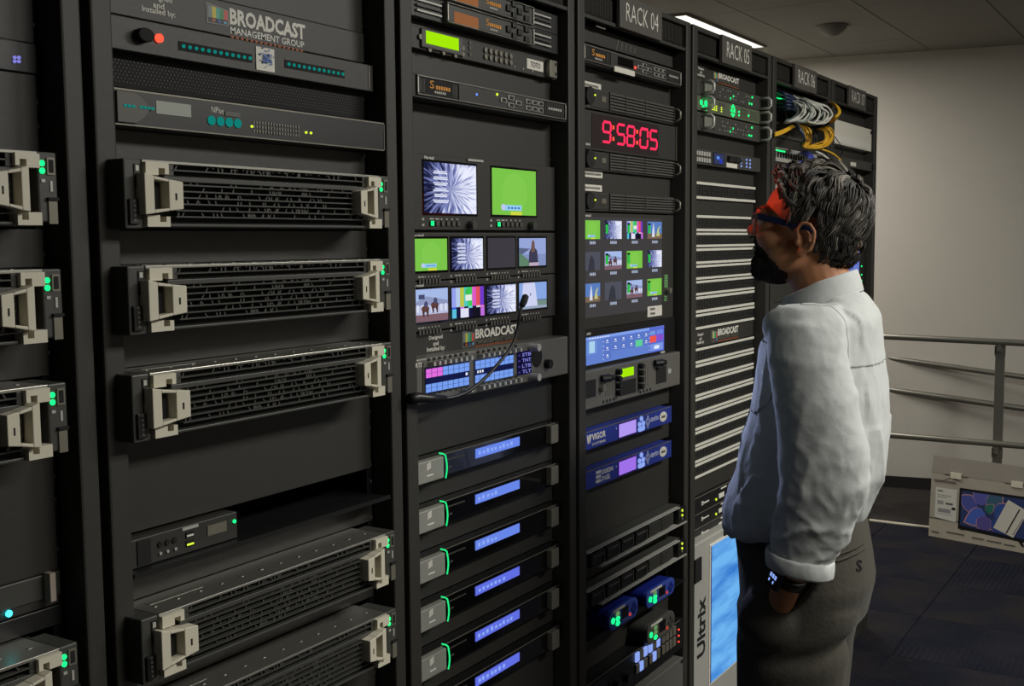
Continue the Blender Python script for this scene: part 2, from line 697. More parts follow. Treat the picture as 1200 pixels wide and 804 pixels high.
def carpet(name, a, b, stripe_axis):
    m = mat(name, a, .95, var=.35, scale=260, bump=.6, spec=.1)
    nt = m.node_tree
    tc = nt.nodes.new('ShaderNodeTexCoord')
    wv = nt.nodes.new('ShaderNodeTexWave')
    wv.bands_direction = stripe_axis
    wv.inputs['Scale'].default_value = 14
    wv.inputs['Distortion'].default_value = 3
    wv.inputs['Detail'].default_value = 3
    nt.links.new(tc.outputs['Object'], wv.inputs[0])
    bp = nt.nodes.new('ShaderNodeBump')
    bp.inputs['Strength'].default_value = .8
    bp.inputs['Distance'].default_value = .006
    nt.links.new(wv.outputs['Fac'], bp.inputs['Height'])
    bs = nt.nodes['Principled BSDF']
    nt.links.new(bp.outputs['Normal'], bs.inputs['Normal'])
    n2 = nt.nodes.new('ShaderNodeTexNoise')
    n2.inputs['Scale'].default_value = 3.5
    n2.inputs['Detail'].default_value = 5
    nt.links.new(tc.outputs['Object'], n2.inputs[0])
    mx = nt.nodes.new('ShaderNodeMix')
    mx.data_type = 'RGBA'
    mx.inputs[7].default_value = (*b, 1)
    ramp = nt.nodes.new('ShaderNodeMapRange')
    ramp.inputs[1].default_value = .42
    ramp.inputs[2].default_value = .62
    nt.links.new(n2.outputs['Fac'], ramp.inputs[0])
    nt.links.new(ramp.outputs[0], mx.inputs[0])
    old = bs.inputs['Base Color'].links[0].from_socket
    nt.links.new(old, mx.inputs[6])
    nt.links.new(mx.outputs[2], bs.inputs['Base Color'])
    return m


M['carpet_a'] = carpet('navy_carpet', lin((33, 35, 46)), lin((46, 43, 46)), 'X')
M['carpet_b'] = carpet('navy_carpet_turned', lin((29, 32, 43)), lin((40, 40, 48)), 'Y')
M['carpet_c'] = carpet('brown_grey_carpet', lin((62, 58, 56)), lin((50, 48, 50)), 'X')
M['wall'] = mat('wall_paint', lin((198, 193, 183)), .85, var=.03, scale=6, bump=.05)
M['ceiling'] = mat('ceiling_tile_board', lin((132, 129, 122)), .9, var=.04, scale=30, bump=.1)
M['skirt'] = mat('black_skirting', lin((24, 22, 21)), .6)
M['rail'] = mat('brushed_rail_steel', lin((150, 148, 138)), .35, metal=.75, var=.05)

floor = structure(MB().box(-3, 6.9, -4.2, 1.9, -.06, -.006).build('floor', M['dark']))
TS = .5
rr = random.Random(5)
tile_mesh = {}


def tile_mesh_of(key, sx, sy, th, m, bev):
    if key not in tile_mesh:
        mb = MB()
        e = .0006
        mb.prism  # flat slab with a small chamfer
        x, y = sx/2-e, sy/2-e
        mb.v += [(-x, -y, -th), (x, -y, -th), (x, y, -th), (-x, y, -th), (-x+bev, -y+bev, 0), (x-bev, -y+bev, 0), (x-bev, y-bev, 0), (-x+bev, y-bev, 0)]
        for f in ((0, 1, 5, 4), (1, 2, 6, 5), (2, 3, 7, 6), (3, 0, 4, 7), (4, 5, 6, 7)):
            mb.f.append(f)
            mb.m.append(0)
            mb.c.append((1, 1, 1))
        me = bpy.data.meshes.new('carpet_tile')
        me.from_pydata(mb.v, [], mb.f)
        me.materials.append(m)
        tile_mesh[key] = me
    return tile_mesh[key]


for i in range(-2, 12):
    for j in range(-7, 4):
        x, y = -.15+i*TS+TS/2, j*TS+TS/2-.15
        if x > 5.35 or y > .9 or x < -.8 or (y > .45 and x < 3.9):
            continue
        kk = rr.choice('aab')
        o = bpy.data.objects.new('carpet_tile', tile_mesh_of('carpet_'+kk, TS, TS, .006, M['carpet_'+kk], .002))
        o.location = (x, y, 0)
        o.parent = floor
        COL.objects.link(o)
# the strip where the flat floor meets the brown carpet of the ramp
structure(MB().box(5.352, 5.378, -3.4, 1.85, -.006, .006).build('trim_1', M['handle'], None, bevel=.002))
ramp_floor = structure(MB().box(5.38, 6.75, -3.4, 1.85, -.006, .0).build('floor_ramp', M['carpet_c']))


def wall_x(y):
    return 6.28-.19*(y-.6)


mb = MB()
mb.prism  # end wall, slightly turned
for (a, b) in ((0., 0.),):
    ya, yb = -4.1, 1.85
    xa, xb = wall_x(ya), wall_x(yb)
    v = [(xa, ya, 0), (xb, yb, 0), (xb+.12, yb, 0), (xa+.12, ya, 0)]
    n = len(mb.v)
    mb.v += v+[(p[0], p[1], CEIL) for p in v]
    for f in ((0, 4, 5, 1), (1, 5, 6, 2), (2, 6, 7, 3), (3, 7, 4, 0), (4, 7, 6, 5), (0, 1, 2, 3)):
        mb.f.append(f)
        mb.m.append(0)
        mb.c.append((1, 1, 1))
structure(mb.build('wall_end', M['wall']))
mb = MB()
v = [(xa-.014, ya, 0), (xb-.014, yb, 0), (xb, yb, 0), (xa, ya, 0)]
mb.v += v+[(p[0], p[1], .07) for p in v]
for f in ((0, 4, 5, 1), (1, 5, 6, 2), (2, 6, 7, 3), (3, 7, 4, 0), (4, 7, 6, 5), (0, 1, 2, 3)):
    mb.f.append(f)
    mb.m.append(0)
    mb.c.append((1, 1, 1))
structure(mb.build('baseboard_end', M['skirt']))
structure(MB().box(-3, 6.9, 1.86, 1.96, 0, CEIL).build('wall_back', M['wall']))

structure(MB().box(-3, 6.95, -4.3, -4.2, 0, CEIL).build('wall_front', M['wall']))
ceiling = structure(MB().box(-3, 6.9, -4.2, 1.95, CEIL+.008, CEIL+.05).build('ceiling', M['sign']))
cm = None
TX, TY = 1.25, .532
for i in range(-4, 2):
    for j in range(-7, 4):
        x0, y0 = 4.55+i*TX, -.149+j*TY
        if x0+TX < .5 or y0 < -2.5 and x0 < 2:
            pass
        if x0 > 6.7 or y0 > 1.8:
            continue
        me = tile_mesh_of('ceil', TX, TY, .012, M['ceiling'], .0025)
        me.name = 'ceiling_tile'
        o = bpy.data.objects.new('ceiling_tile', me)
        o.location = (x0+TX/2, y0+TY/2, CEIL)
        o.rotation_euler = (math.pi, 0, 0)
        o.parent = ceiling
        COL.objects.link(o)

# linear ceiling light behind the racks
lt = thing('ceiling_light', 'long narrow lit white ceiling light above the racks', 'ceiling light', (4.42, 1.15, CEIL))
MB().box(4.42, 5.58, 1.14, 1.15, CEIL-.012, CEIL+.004).box(4.42, 5.58, 1.30, 1.31, CEIL-.012, CEIL+.004).box(4.42, 4.43, 1.15, 1.30, CEIL-.012, CEIL+.004).box(5.57, 5.58, 1.15, 1.30, CEIL-.012, CEIL+.004).build('frame', M['ceiling'], lt)
M['lamp'] = emis('lamp_diffuser', (1, .95, .86), 1.3)
MB().box(4.43, 5.57, 1.15, 1.30, CEIL-.008, CEIL+.002).build('diffuser', M['lamp'], lt)
# ceiling sensor
sx, sy = 5.177, .645
se = thing('smoke_detector', 'small dark dome shaped detector on the dim ceiling', 'detector', (sx, sy, CEIL))
mb = MB()
ring = [(.075, 0), (.075, -.012), (.06, -.03), (.035, -.05), (.0, -.058)]
n = 20
for i, (r, z) in enumerate(ring):
    for k in range(n):
        mb.v.append((sx+r*math.cos(2*math.pi*k/n), sy+r*math.sin(2*math.pi*k/n), CEIL+z))
for i in range(len(ring)-1):
    for k in range(n):
        mb.f.append((i*n+k, i*n+(k+1) % n, (i+1)*n+(k+1) % n, (i+1)*n+k))
        mb.m.append(0)
        mb.c.append((1, 1, 1))
mb.build('dome', M['ceiling'], se, smooth=True)
MB().tube([(sx, sy, CEIL+.001), (sx, sy, CEIL-.008)], .085, 20).build('mounting_ring', M['ceiling'], se)

# ------------------------------------------------------------------ handrails
hr = thing('handrail', 'double steel handrail on a flat upright post near the wall', 'handrail', (5.5, -.17, 0))
MB().tube([(5.5, 1.5, 1.004), (5.5, .4, 1.006), (5.5, -.28, .998), (5.5, -1.3, .985)], .017, 12).build('upper_rail', M['rail'], hr, smooth=True)
MB().tube([(5.5, 1.5, .461), (5.5, .4, .46), (5.5, -.30, .459), (5.5, -1.3, .45)], .017, 12).build('lower_rail', M['rail'], hr, smooth=True)
for yp in (-.169, -1.2, 1.4):
    MB().box(5.53, 5.542, yp-.024, yp+.024, 0, .985).build('post', M['rail'], hr, bevel=.002)
for z in (.985, .44):
    b = MB().box(5.5, 5.53, -.18, -.158, z-.035, z-.025).box(5.492, 5.508, -.18, -.158, z-.035, z+.004).box(5.524, 5.530, -.196, -.142, z-.06, z-.01)
    b.build('bracket', M['rail'], hr)
MB().box(5.51, 5.56, -.22, -.118, 0, .01).build('base_plate', M['rail'], hr)
wr = thing('handrail', 'pair of steel rails sloping down along the pale wall', 'handrail', (6.2, .5, .7))
MB().tube([(6.25, 1.3, .88), (6.3, .57, .803), (6.33, -.25, .72), (6.46, -1.2, .62)], .017, 12).build('upper_rail', M['rail'], wr, smooth=True)
MB().tube([(6.25, 1.3, .68), (6.3, .57, .607), (6.33, -.25, .535), (6.46, -1.2, .44)], .019, 12).build('lower_rail', M['rail'], wr, smooth=True)
for y, xx, zz in ((1.1, 6.262, .86), (-1.1, 6.447, .63)):
    MB().tube([(xx, y, 0), (xx, y, zz)], .014, 10).build('post', M['rail'], wr)

# ------------------------------------------------------------------ television carton by the handrail
def carton():
    # front plane leans on the post: bottom edge from (5.13,.09) to (5.10,-.40)
    c = thing('carton', 'white printed television carton standing on the carpet by the handrail', 'box', (5.12, -.14, 0))
    a, b = Vector((5.19, .10, 0)), Vector((5.06, -.44, 0))
    along = (b-a).normalized()
    out = Vector((-along.y, along.x, 0))
    if out.x > 0:
        out = -out
    W, H, D = (b-a).length, .33, .10

    def fp(u, v, o=0.):
        return a+along*(W*u)+Vector((0, 0, H*v))+out*o+Vector((.04*v, 0, 0))

    def slab(mb, u0, v0, u1, v1, o0, o1, m=0, c_=(1, 1, 1)):
        n = len(mb.v)
        for o in (o1, o0):
            for (u, v) in ((u0, v0), (u1, v0), (u1, v1), (u0, v1)):
                mb.v.append(tuple(fp(u, v, o)))
        for f in ((0, 1, 2, 3), (7, 6, 5, 4), (0, 4, 5, 1), (1, 5, 6, 2), (2, 6, 7, 3), (3, 7, 4, 0)):
            mb.f.append(tuple(n+i for i in f))
            mb.m.append(m)
            mb.c.append(c_)

    def flat(mb, pts, col, o):
        mb.face([fp(u, v, o) for (u, v) in pts], 0, lin(col))

    mb = MB()
    slab(mb, 0, 0, 1, 1, -D, 0)
    mb.build('carton_body', M['carton'], c)
    mb = MB()
    n = len(mb.v)
    for (v, o) in ((1., .001), (1.26, -.012)):
        for u in (0, 1):
            for dd in (0, -.004):
                mb.v.append(tuple(fp(u, v, o+dd)))
    for f in ((0, 2, 6, 4), (1, 5, 7, 3), (4, 6, 7, 5), (0, 1, 3, 2), (0, 4, 5, 1), (2, 3, 7, 6)):
        mb.f.append(f)
        mb.m.append(0)
        mb.c.append((1, 1, 1))
    mb.build('top_flap', M['carton_flap'], c)
    for u in (.235, .79):
        mb = MB()
        slab(mb, u-.05, .95, u+.05, 1.04, 0, .006)
        mb.build('flap_tab', M['handle'], c)
        mb = MB()
        slab(mb, u-.11, .985, u+.11, .995, -.001, .0012)
        mb.build('tab_slot', M['dark'], c)
    p = MB()
    flat(p, [(0, 0), (1, 0), (1, .28), (0, .28)], (176, 168, 152), .0006)
    flat(p, [(.0, .28), (.28, .28), (.28, .3), (0, .3)], (90, 88, 84), .0008)
    flat(p, [(.275, .19), (.91, .15), (.91, .83), (.275, .82)], (16, 16, 20), .0010)
    flat(p, [(.295, .25), (.89, .2), (.89, .79), (.295, .78)], (42, 58, 105), .0012)
    k = .0013
    for (cu, cv, ang, L, wd, col) in ((.44, .55, 2.7, .2, .09, (75, 85, 160)), (.48, .6, 1.6, .24, .10, (88, 90, 170)), (.56, .55, 1.1, .24, .09, (60, 95, 120)), (.52, .48, 3.6, .22, .10, (70, 100, 190)), (.6, .5, .3, .24, .1, (50, 80, 150)), (.52, .45, 4.6, .2, .09, (90, 80, 150)), (.6, .42, 5.4, .2, .09, (50, 70, 140)), (.53, .52, .8, .1, .05, (40, 110, 100))):
        for sc, cc in ((1.0, (196, 140, 140)), (.93, col)):
            pts = []
            for t in range(12):
                q = 2*math.pi*t/12
                lx = L*.9*(1+math.cos(q))*sc+.01*(1-sc)
                ly = wd*1.5*math.sin(q)*math.sin(q/2)*sc*1.3
                u, v = cu+(lx*math.cos(ang)-ly*math.sin(ang))*.55, cv+(lx*math.sin(ang)+ly*math.cos(ang))
                pts.append((min(.89, max(.295, u)), min(.78, max(.24, v))))
            flat(p, pts, cc, k)
            k += .0001
    flat(p, [(.29, .17), (.36, .2), (.35, .24), (.33, .22)], (16, 16, 18), k)
    flat(p, [(.82, .17), (.86, .09), (.88, .1), (.85, .18)], (16, 16, 18), k)
    flat(p, [(.05, .31), (.255, .28), (.255, .78), (.05, .78)], (208, 206, 196), k)
    for (u0, v0, u1, v1, cc) in ((.07, .72, .12, .74, 90), (.07, .66, .2, .67, 120), (.07, .63, .16, .64, 120), (.07, .52, .13, .58, 150), (.15, .53, .22, .56, 90), (.08, .4, .2, .46, 140), (.21, .46, .245, .5, 20), (.07, .37, .22, .38, 160)):
        flat(p, [(u0, v0), (u1, v0), (u1, v1), (u0, v1)], (cc, cc, cc), k+.0002)
    flat(p, [(.03, .87), (.24, .87), (.24, .9), (.03, .9)], (110, 105, 95), k)
    flat(p, [(.03, .83), (.2, .95), (.3, .9), (.2, .965)], (50, 46, 42), k+.0001)
    flat(p, [(.6, .3), (.78, .2), (.9, .62), (.72, .75)], (206, 202, 190), k+.0003)
    flat(p, [(.71, .25), (.722, .245), (.83, .63), (.818, .635)], (26, 26, 26), k+.0004)
    flat(p, [(.77, .24), (.778, .237), (.86, .5), (.852, .503)], (120, 116, 110), k+.0004)
    flat(p, [(.93, .1), (.985, .1), (.985, .48), (.93, .48)], (22, 22, 22), k)
    for (u0, u1, v) in ((.03, .1, .07), (.17, .34, .1), (.41, .52, .085), (.55, .68, .08), (.7, .8, .07)):
        flat(p, [(u0, v), (u1, v), (u1, v+.02), (u0, v+.02)], (96, 90, 82), k)
    p.build('carton_print', M['paint'], c)


M['carton'] = mat('white_cardboard', lin((168, 160, 146)), .7, var=.05)
M['carton_flap'] = mat('grey_cardboard', lin((140, 134, 124)), .8, var=.05)
carton()

# ------------------------------------------------------------------ rack frames
TOP = 1.55+.5352
HB = at(686, 19.4, 0)[1]      # underside of the header band
RLAB = {-1: 'black equipment rack cut off by the left edge, dim white-handled servers',
        0: 'black equipment rack with five white-handled servers, left of the monitors',
        1: 'black equipment rack with small monitors and blue-lit audio units',
        2: 'black equipment rack under the sign RACK 04 with red clock',
        3: 'black equipment rack under the sign RACK 05 full of patchbays',
        4: 'black equipment rack under the sign RACK 06 with loose patch cables',
        5: 'last black equipment rack under the sign RACK 07 next to the wall'}
RACK = {}


def make_rack(k):
    x = k*RP
    r = thing('equipment_rack', RLAB[k], 'rack', (x, 0, 0), 'row of black equipment racks')
    RACK[k] = r
    MB().box(x+.008, x+.039, 0, .045, .0, TOP).build('left_post', M['rack'], r, bevel=.003)
    MB().box(x+.567, x+.594, 0, .045, .0, TOP).build('right_post', M['rack'], r, bevel=.003)
    MB().box(x+.008, x+.014, .045, .85, .0, TOP).build('left_side_panel', M['rack'], r)
    MB().box(x+.588, x+.594, .045, .85, .0, TOP).build('right_side_panel', M['rack'], r)
    MB().box(x+.014, x+.588, .84, .85, .0, TOP).build('back_panel', M['dark'], r)
    MB().box(x+.014, x+.588, .045, .84, TOP-.01, TOP).build('top_cover', M['rack'], r)
    MB().box(x+.039, x+.567, .006, .84, .0, .06).build('plinth', M['rack'], r)
    rail = MB().box(x+.553, x+.567, E_+.004, E_+.007, .06, HB)
    rail.build('mounting_rail', M['black'], r)
    sc = MB()
    z = .08
    while z < HB-.02:
        for dz in (.008, .036):
            sc.box(x+.5585, x+.5625, E_+.001, E_+.004, z+dz-.002, z+dz+.002)
        z += .0889
    sc.build('rail_screws', M['steel'], r, stuff=True)
    # header band: vent, sign, vent
    MB().box(x+.039, x+.567, .012, .03, HB, TOP-.012).build('header_panel', M['rack'], r, bevel=.002)
    MB().box(x+.039, x+.567, .002, .03, TOP-.012, TOP).box(x+.039, x+.567, .002, .03, HB, HB+.008).build('header_frame', M['rack'], r, bevel=.001)
    for (a, b) in ((.047, .178), (.412, .558)):
        vn = MB().box(x+a, x+b, .0095, .0121, HB+.012, TOP-.016).build('vent_backing', M['black'], r)
        sl = MB()
        n = 22
        for i in range(n):
            u = x+a+(b-a)*(i+.3)/n
            sl.box(u, u+(b-a)*.4/n, .0078, .0096, HB+.014, TOP-.018)
        sl.build('vent_slats', M['rack'], r, stuff=True)
    s0, s1 = x+.185, x+.405
    sg = MB().box(s0, s1, -.008, .002, HB+.0, TOP-.001).build('rack_sign', M['sign'], r, bevel=.0015)
    put_text(MB(), 'RACK %02d' % (k+2), s0+.028, s1-.024, (HB+TOP)/2-.019, (HB+TOP)/2+.021, -.0088, bold=-.008).build('lettering', M['white'], sg)
    if k == 5:
        MB().box(x+.594, x+.6, 0, .85, 0, TOP).build('end_panel', M['rack'], r, bevel=.002)
    return r


for k in range(-1, 6):
    make_rack(k)


def fill_blanks(k):
    """blank panels in every gap that the equipment of rack k leaves"""
    U = .04445
    sp = sorted(SPANS[k])
    z = .062
    gaps = []
    for a, b in sp+[(HB, HB)]:
        if a-z > .004:
            gaps.append((z, a))
        z = max(z, b)
    for a, b in gaps:
        n = max(1, round((b-a)/(U*2.6)))
        for i in range(n):
            z0, z1 = a+(b-a)*i/n, a+(b-a)*(i+1)/n
            MB().box(k*RP+.037, k*RP+.560, E_, E_+.003, z0+.0006, z1-.0006).build('blank_panel', M['panel'], RACK[k], bevel=.001)

# ------------------------------------------------------------------ storage servers with big pale handles (first and second rack)
YS = -.03


def make_server(px_l, py_lip):
    """modelled from the topmost server of the second rack; lip = its upper front edge"""
    zt = at(166, 186.6, YS)[1]
    zb = at(150, 268, YS)[1]
    X = lambda px, y=YS: at(px, 230, y)[0]
    x0, x1 = X(146), X(455.5)
    r = thing('storage_server', 'x', 'server', (x0, YS, zb), 'pale-handled storage servers')
    H = zt-zb
    Z = lambda f: zb+H*f
    xa, xb = X(167), X(444)
    MB().box(x0+.012, x1-.012, YS+.03, .55, zb+.002, zt-.004).build('chassis', M['char'], r)
    MB().box(xa, xb, YS-.001, .04, zt-.004, zt).build('top_lip', M['steel'], r, bevel=.0008)
    sc = MB()
    for i in range(12):
        u = xa+(xb-xa)*(i+.5)/12
        sc.box(u-.0022, u+.0022, -.004, .001, zt-.0002, zt+.0006)
    sc.box(xa+.02, xa+.11, .008, .02, zt-.0002, zt+.0004)
    sc.build('cover_screws', M['steel'], r, stuff=True)
    # ears
    e = MB().box(x0, xa, YS, .03, zb, zt).build('left_ear', M['char'], r, bevel=.002)
    MB().box(xa-.012, xa-.003, YS-.0012, YS, Z(.58), Z(.93)).build('port_slot', M['black'], e)
    MB().box(xa-.0105, xa-.0055, YS-.002, YS-.001, Z(.83), Z(.91)).build('indicator', M['silver'], e)
    MB().box(x0+.004, xa-.008, YS-.004, YS, Z(.06), Z(.43)).build('badge', M['black'], e, bevel=.001)
    bd = MB()
    for i in range(4):
        bd.box(x0+.009, xa-.014, YS-.0046, YS-.004, Z(.1+i*.07), Z(.14+i*.07))
    bd.box(x0+.012, xa-.018, YS-.0046, YS-.004, Z(.38), Z(.41))
    bd.build('badge_marks', M['sign'], e, stuff=True)
    e = MB().box(xb, x1, YS, .03, zb+.006, zt).build('right_ear', M['char'], r, bevel=.002)
    ld = MB()
    wd = x1-xb
    for i, zz in enumerate((.85, .75)):
        ld.disc(xb+wd*.22, Z(zz), .0034, YS-.0012, YS, 10)
    ld.build('status_lights', M['led_green'], e, stuff=True)
    MB().box(xb+wd*.46, xb+wd*.86, YS-.0015, YS, Z(.70), Z(.93)).build('port_frame', M['grey'], e)
    MB().box(xb+wd*.54, xb+wd*.78, YS-.002, YS-.0012, Z(.73), Z(.90)).build('port', M['dark'], e)
    MB().box(xb+wd*.15, xb+wd*.35, YS-.001, YS, Z(.60), Z(.64)).box(xb+wd*.6, xb+wd*.72, YS-.001, YS, Z(.48), Z(.62)).build('port_marks', M['silver'], e, stuff=True)
    MB().box(xb+wd*.4, xb+wd*.95, YS-.004, YS, Z(.36), Z(.40)).build('latch', M['dark'], e)
    MB().box(xb+wd*.45, xb+wd*.9, YS-.002, YS, Z(.05), Z(.35)).build('blank_tab', M['grey'], e)
    # handles
    for side in (0, 1):
        if side == 0:
            a, b, g0, g1 = X(168), X(195), X(169, YS-.014), X(214, YS-.014)
        else:
            a, b, g0, g1 = X(429), X(443.5), X(422, YS-.014), X(442, YS-.014)
        wz = (b-a)
        # upper and lower bracket with a square notch on the inner side
        inner = b if side == 0 else a
        outer = a if side == 0 else b
        sg = 1 if side == 0 else -1
        for piece in (((0, .55, .78, .965), (.55, 1., .885, .965), (.82, 1., .8, .885)), ((0, .55, .03, .2), (.55, 1., .03, .1), (.82, 1., .1, .18))):
            mb = MB()
            for (u0, u1, v0, v1) in piece:
                q0, q1 = outer+sg*wz*u0, outer+sg*wz*u1
                mb.box(min(q0, q1), max(q0, q1), YS-.006, YS+.02, Z(v0), Z(v1))
            mb.build('handle_bracket', M['handle'], r)
        # the raised grip: a frame round an opening, its inner side tapered
        o0, o1 = (g0, g1) if side == 0 else (g1, g0)
        L = o1-o0
        yf = YS-.016
        P = lambda u: o0+L*u
        g = MB()

        def quad(u0, v0, u1, v1, u2, v2, u3, v3):
            pts = [(P(u0), Z(v0)), (P(u1), Z(v1)), (P(u2), Z(v2)), (P(u3), Z(v3))]
            if side == 1:
                pts = pts[::-1]
            g.prism(pts, yf, YS+.004)
        quad(0, .2, .24, .22, .24, .76, 0, .8)          # outer bar
        quad(.24, .22, .62, .26, .62, .30, .24, .27)    # lower rim
        quad(.24, .71, .62, .68, .62, .72, .24, .76)    # upper rim
        quad(.62, .26, 1, .29, 1, .69, .62, .72)        # finger plate
        hg = g.build('handle_grip', M['handle'], r, bevel=.001)
        q0, q1 = sorted((P(.78), P(.82)))
        MB().box(q0, q1, yf-.0006, yf, Z(.42), Z(.52)).build('release_mark', M['dark'], hg)
        ow = [P(.3), P(.56)]
        MB().box(min(ow), max(ow), YS-.002, YS+.002, Z(.28), Z(.7)).build('grip_well', M['dark'], r)
    # bezel
    p0, p1 = X(196), X(429)
    MB().box(p0-.03, p1+.01, YS+.010, YS+.014, zb+.004, zt-.004).build('bezel_backing', M['dark'], r)
    fr = MB()
    for v0, v1 in ((.955, .985), (.03, .075), (.70, .78)):
        fr.box(p0-.004, p1+.002, YS, YS+.01, Z(v0), Z(v1))
    fr.box(p0-.004, p0+.012, YS, YS+.01, Z(.78), Z(.955))
    fr.box(p1-.008, p1+.002, YS, YS+.01, Z(.78), Z(.955))
    fr.build('bezel_frame', M['char'], r, bevel=.001)
    for i in range(6):
        v = .17+i*.095
        MB().box(p0+.012, p1-.004, YS-.002, YS+.008, Z(v), Z(v+.022)).build('bezel_bar', M['char'], r)
    MB().box(p0+.008, p1-.006, YS, YS+.008, Z(.86), Z(.88)).build('bezel_bar', M['char'], r)
    wb = MB()
    rr = random.Random(11)
    for i in range(220):
        u = p0+.015+(p1-p0-.03)*min(.99, max(0, rr.gauss(.5, .24)))
        row = rr.choice([0, 1, 2, 3, 4, 5, 5.5, 7.2, 7.9])
        v0 = .175+row*.095
        du = rr.uniform(-.006, .006)
        v1 = v0+.09
        if v1 > .95:
            v1 = .95
        t = .0011
        wb.prism([(u-t, Z(v0)), (u+t, Z(v0)), (u+du+t, Z(v1)), (u+du-t, Z(v1))], YS+.002, YS+.007)
    wb.build('bezel_web', M['char'], r, stuff=True)
    return r, zt, zb


SRV, S_ZT, S_ZB = make_server(146, 186)
S_H = S_ZT-S_ZB


def place_server(k, px, py_lip, label, first=False):
    zt = at(px, py_lip, YS)[1]
    x = SRV.location.x+k*RP if not first else SRV.location.x
    loc = (x, YS, zt-S_H)
    if first:
        SRV['label'] = label
        o = SRV
    else:
        o = copy_tree(SRV, loc, label)
    SPANS[k].append((zt-S_H, zt))
    return o


place_server(0, 166, 186.6, 'topmost pale-handled server in the rack left of the monitors', True)
place_server(0, 174, 311.5, 'second pale-handled server from the top, left of the monitors')
place_server(0, 178, 437, 'third pale-handled server from the top, above the wide blank panel')
place_server(0, 452, 625, 'pale-handled server under the small headphone unit, its lid showing')
place_server(0, 452, 718, 'lowest pale-handled server of the second rack, half out of frame')
place_server(-1, 52, 178, 'topmost pale-handled server in the rack cut off at left')
place_server(-1, 52, 315.5, 'second pale-handled server from the top in the rack cut off at left')
place_server(-1, 52, 451, 'third pale-handled server in the rack cut off at left, three green lights')
place_server(-1, 76, 757, 'lowest pale-handled server in the rack cut off at left')

# ------------------------------------------------------------------ second rack, upper units
C5 = (120, 0, 3.3333)

d = Dev(0, 'brand_plate', 'black plate printed BROADCAST with a colour-bar logo, above the red lamp', 'panel', 137, -28, 16.5, depth=.004)
brand_print(d, (241, 2, 268, 32), (('BROADCAST', 269, 357, 28.5, .0225, 'white', .04), ('MANAGEMENT GROUP', 270, 356, 44, .0095, 'silver', .015), (None, 270, 356, 51.5, .003, 'orange', 0),
                                  ('Designed', 171, 201, -2, .0105, 'white', .015), ('and', 179, 192, 6.5, .0075, 'white', .015), ('Installed by:', 166, 205, 14.5, .0095, 'white', .015)))
# the text rows slope with the plate: take their heights from their left ends
d = Dev(0, 'indicator_unit', 'black one-unit panel with a red lamp and two rows of teal lights', 'rack unit', 135, 17, 57, y=.02)
d.t = C5
for n_, rct in (('light_row', (305, 172, 578, 236)), ('light_row', (718, 240, 940, 300))):
    a, b = d.P(rct[0], (rct[1]+10)), d.P(rct[2], rct[3]-10)
    zc = (a[1]+b[1])/2
    MB().box(a[0]-.004, b[0]+.003, d.y-.0006, d.y, zc-.006, zc+.006).build('light_slot', M['dark'], d.root, bevel=.002)
    d.discs(n_, [(a[0]+.004+(b[0]-a[0]-.006)*i/11, zc) for i in range(12)], .0024, 'led_teal', px=False, base=.0006)
xr, zr = d.P(218, 150)
MB().disc(xr, zr, .0055, d.y-.004, d.y, 16).build('red_lamp', M['led_red'], d.root)
x_, z_ = d.P(150, 140)
MB().disc(x_, z_, .013, d.y-.012, d.y, 20, rz=.009).build('knob', M['dark'], d.root, bevel=.002)
st = d.box('sticker', (597, 180, 671, 284), 'white', .0012, bevel=.0)
q = d.R(597, 180, 671, 284)
p = Pic(d, q, .0014)
rr = random.Random(4)
for i in range(46):
    u, v = rr.gauss(.5, .16), rr.gauss(.52, .14)
    p.ell(u, v, rr.uniform(.02, .1), rr.uniform(.02, .07), rr.choice([(40, 80, 150), (60, 110, 180), (90, 120, 170)]), 8)
p.build('sticker_print', st, 'paint')
MB().box(d.x1-.012, d.x1-.010, d.y-.001, d.y, d.z0+.003, d.z1-.003).build('edge_trim', M['grey'], d.root)
# perforated vent panel
d = Dev(0, 'vent_panel', 'black perforated vent panel between the teal-lit units', 'panel', 137, 58.5, 101, body=None)
MB().box(d.x0, d.x1, E_, E_+.003, d.z0, d.z1).build('vent_sheet', M['dark'], d.root)
vb = MB()
nx, nz = 84, 8
for j in range(nz):
    for i in range(nx):
        x = d.x0+.012+(d.x1-d.x0-.024)*(i+(.5 if j % 2 else 0))/nx
        z = d.z0+.005+(d.z1-d.z0-.01)*(j+.5)/nz
        a, b = .0008, .0013
        vb.face([(x-a, E_-.0007, z), (x, E_-.0007, z-b), (x+a, E_-.0007, z), (x, E_-.0007, z+b)])
vb.build('perforations', M['sign'], d.root, stuff=True)
# power unit with grey rounded end and four teal buttons
d = Dev(0, 'power_controller', 'black unit with four teal buttons and a blank pale display', 'rack unit', 139, 103, 146, y=.0, body='black')
d.t = C5
q = d.R(60, 345, 180, 472)
za, zb_ = d.z0+.003, d.z1-.003
pts = [(d.x0+.002, za), (q[1]-.02, za)]+[(q[1]-.02+.02*math.sin(math.pi*i/10), za+(zb_-za)*i/10) for i in range(1, 10)]+[(q[1]-.02, zb_), (d.x0+.002, zb_)]
ge = MB().prism(pts, d.y-.003, d.y).build('rounded_end', M['sign'], d.root, bevel=.001)
zc = (za+zb_)/2
d.many('status_text', [(d.x0+.012+i*.006, d.x0+.016+i*.006, zc, zc+.003) for i in range(8) if i != 3], 'led_teal', px=False, base=.003, parent=ge)
a, b = d.P(210, 400), d.P(345, 450)
zc = (d.P(210, 420)[1]+d.P(345, 432)[1])/2
MB().box(a[0], b[0], d.y-.001, d.y, zc-.008, zc+.008).build('display', M['lcdgrey'] if 'lcdgrey' in M else M['silver'], d.root)
zb2 = d.P(475, 476)[1]
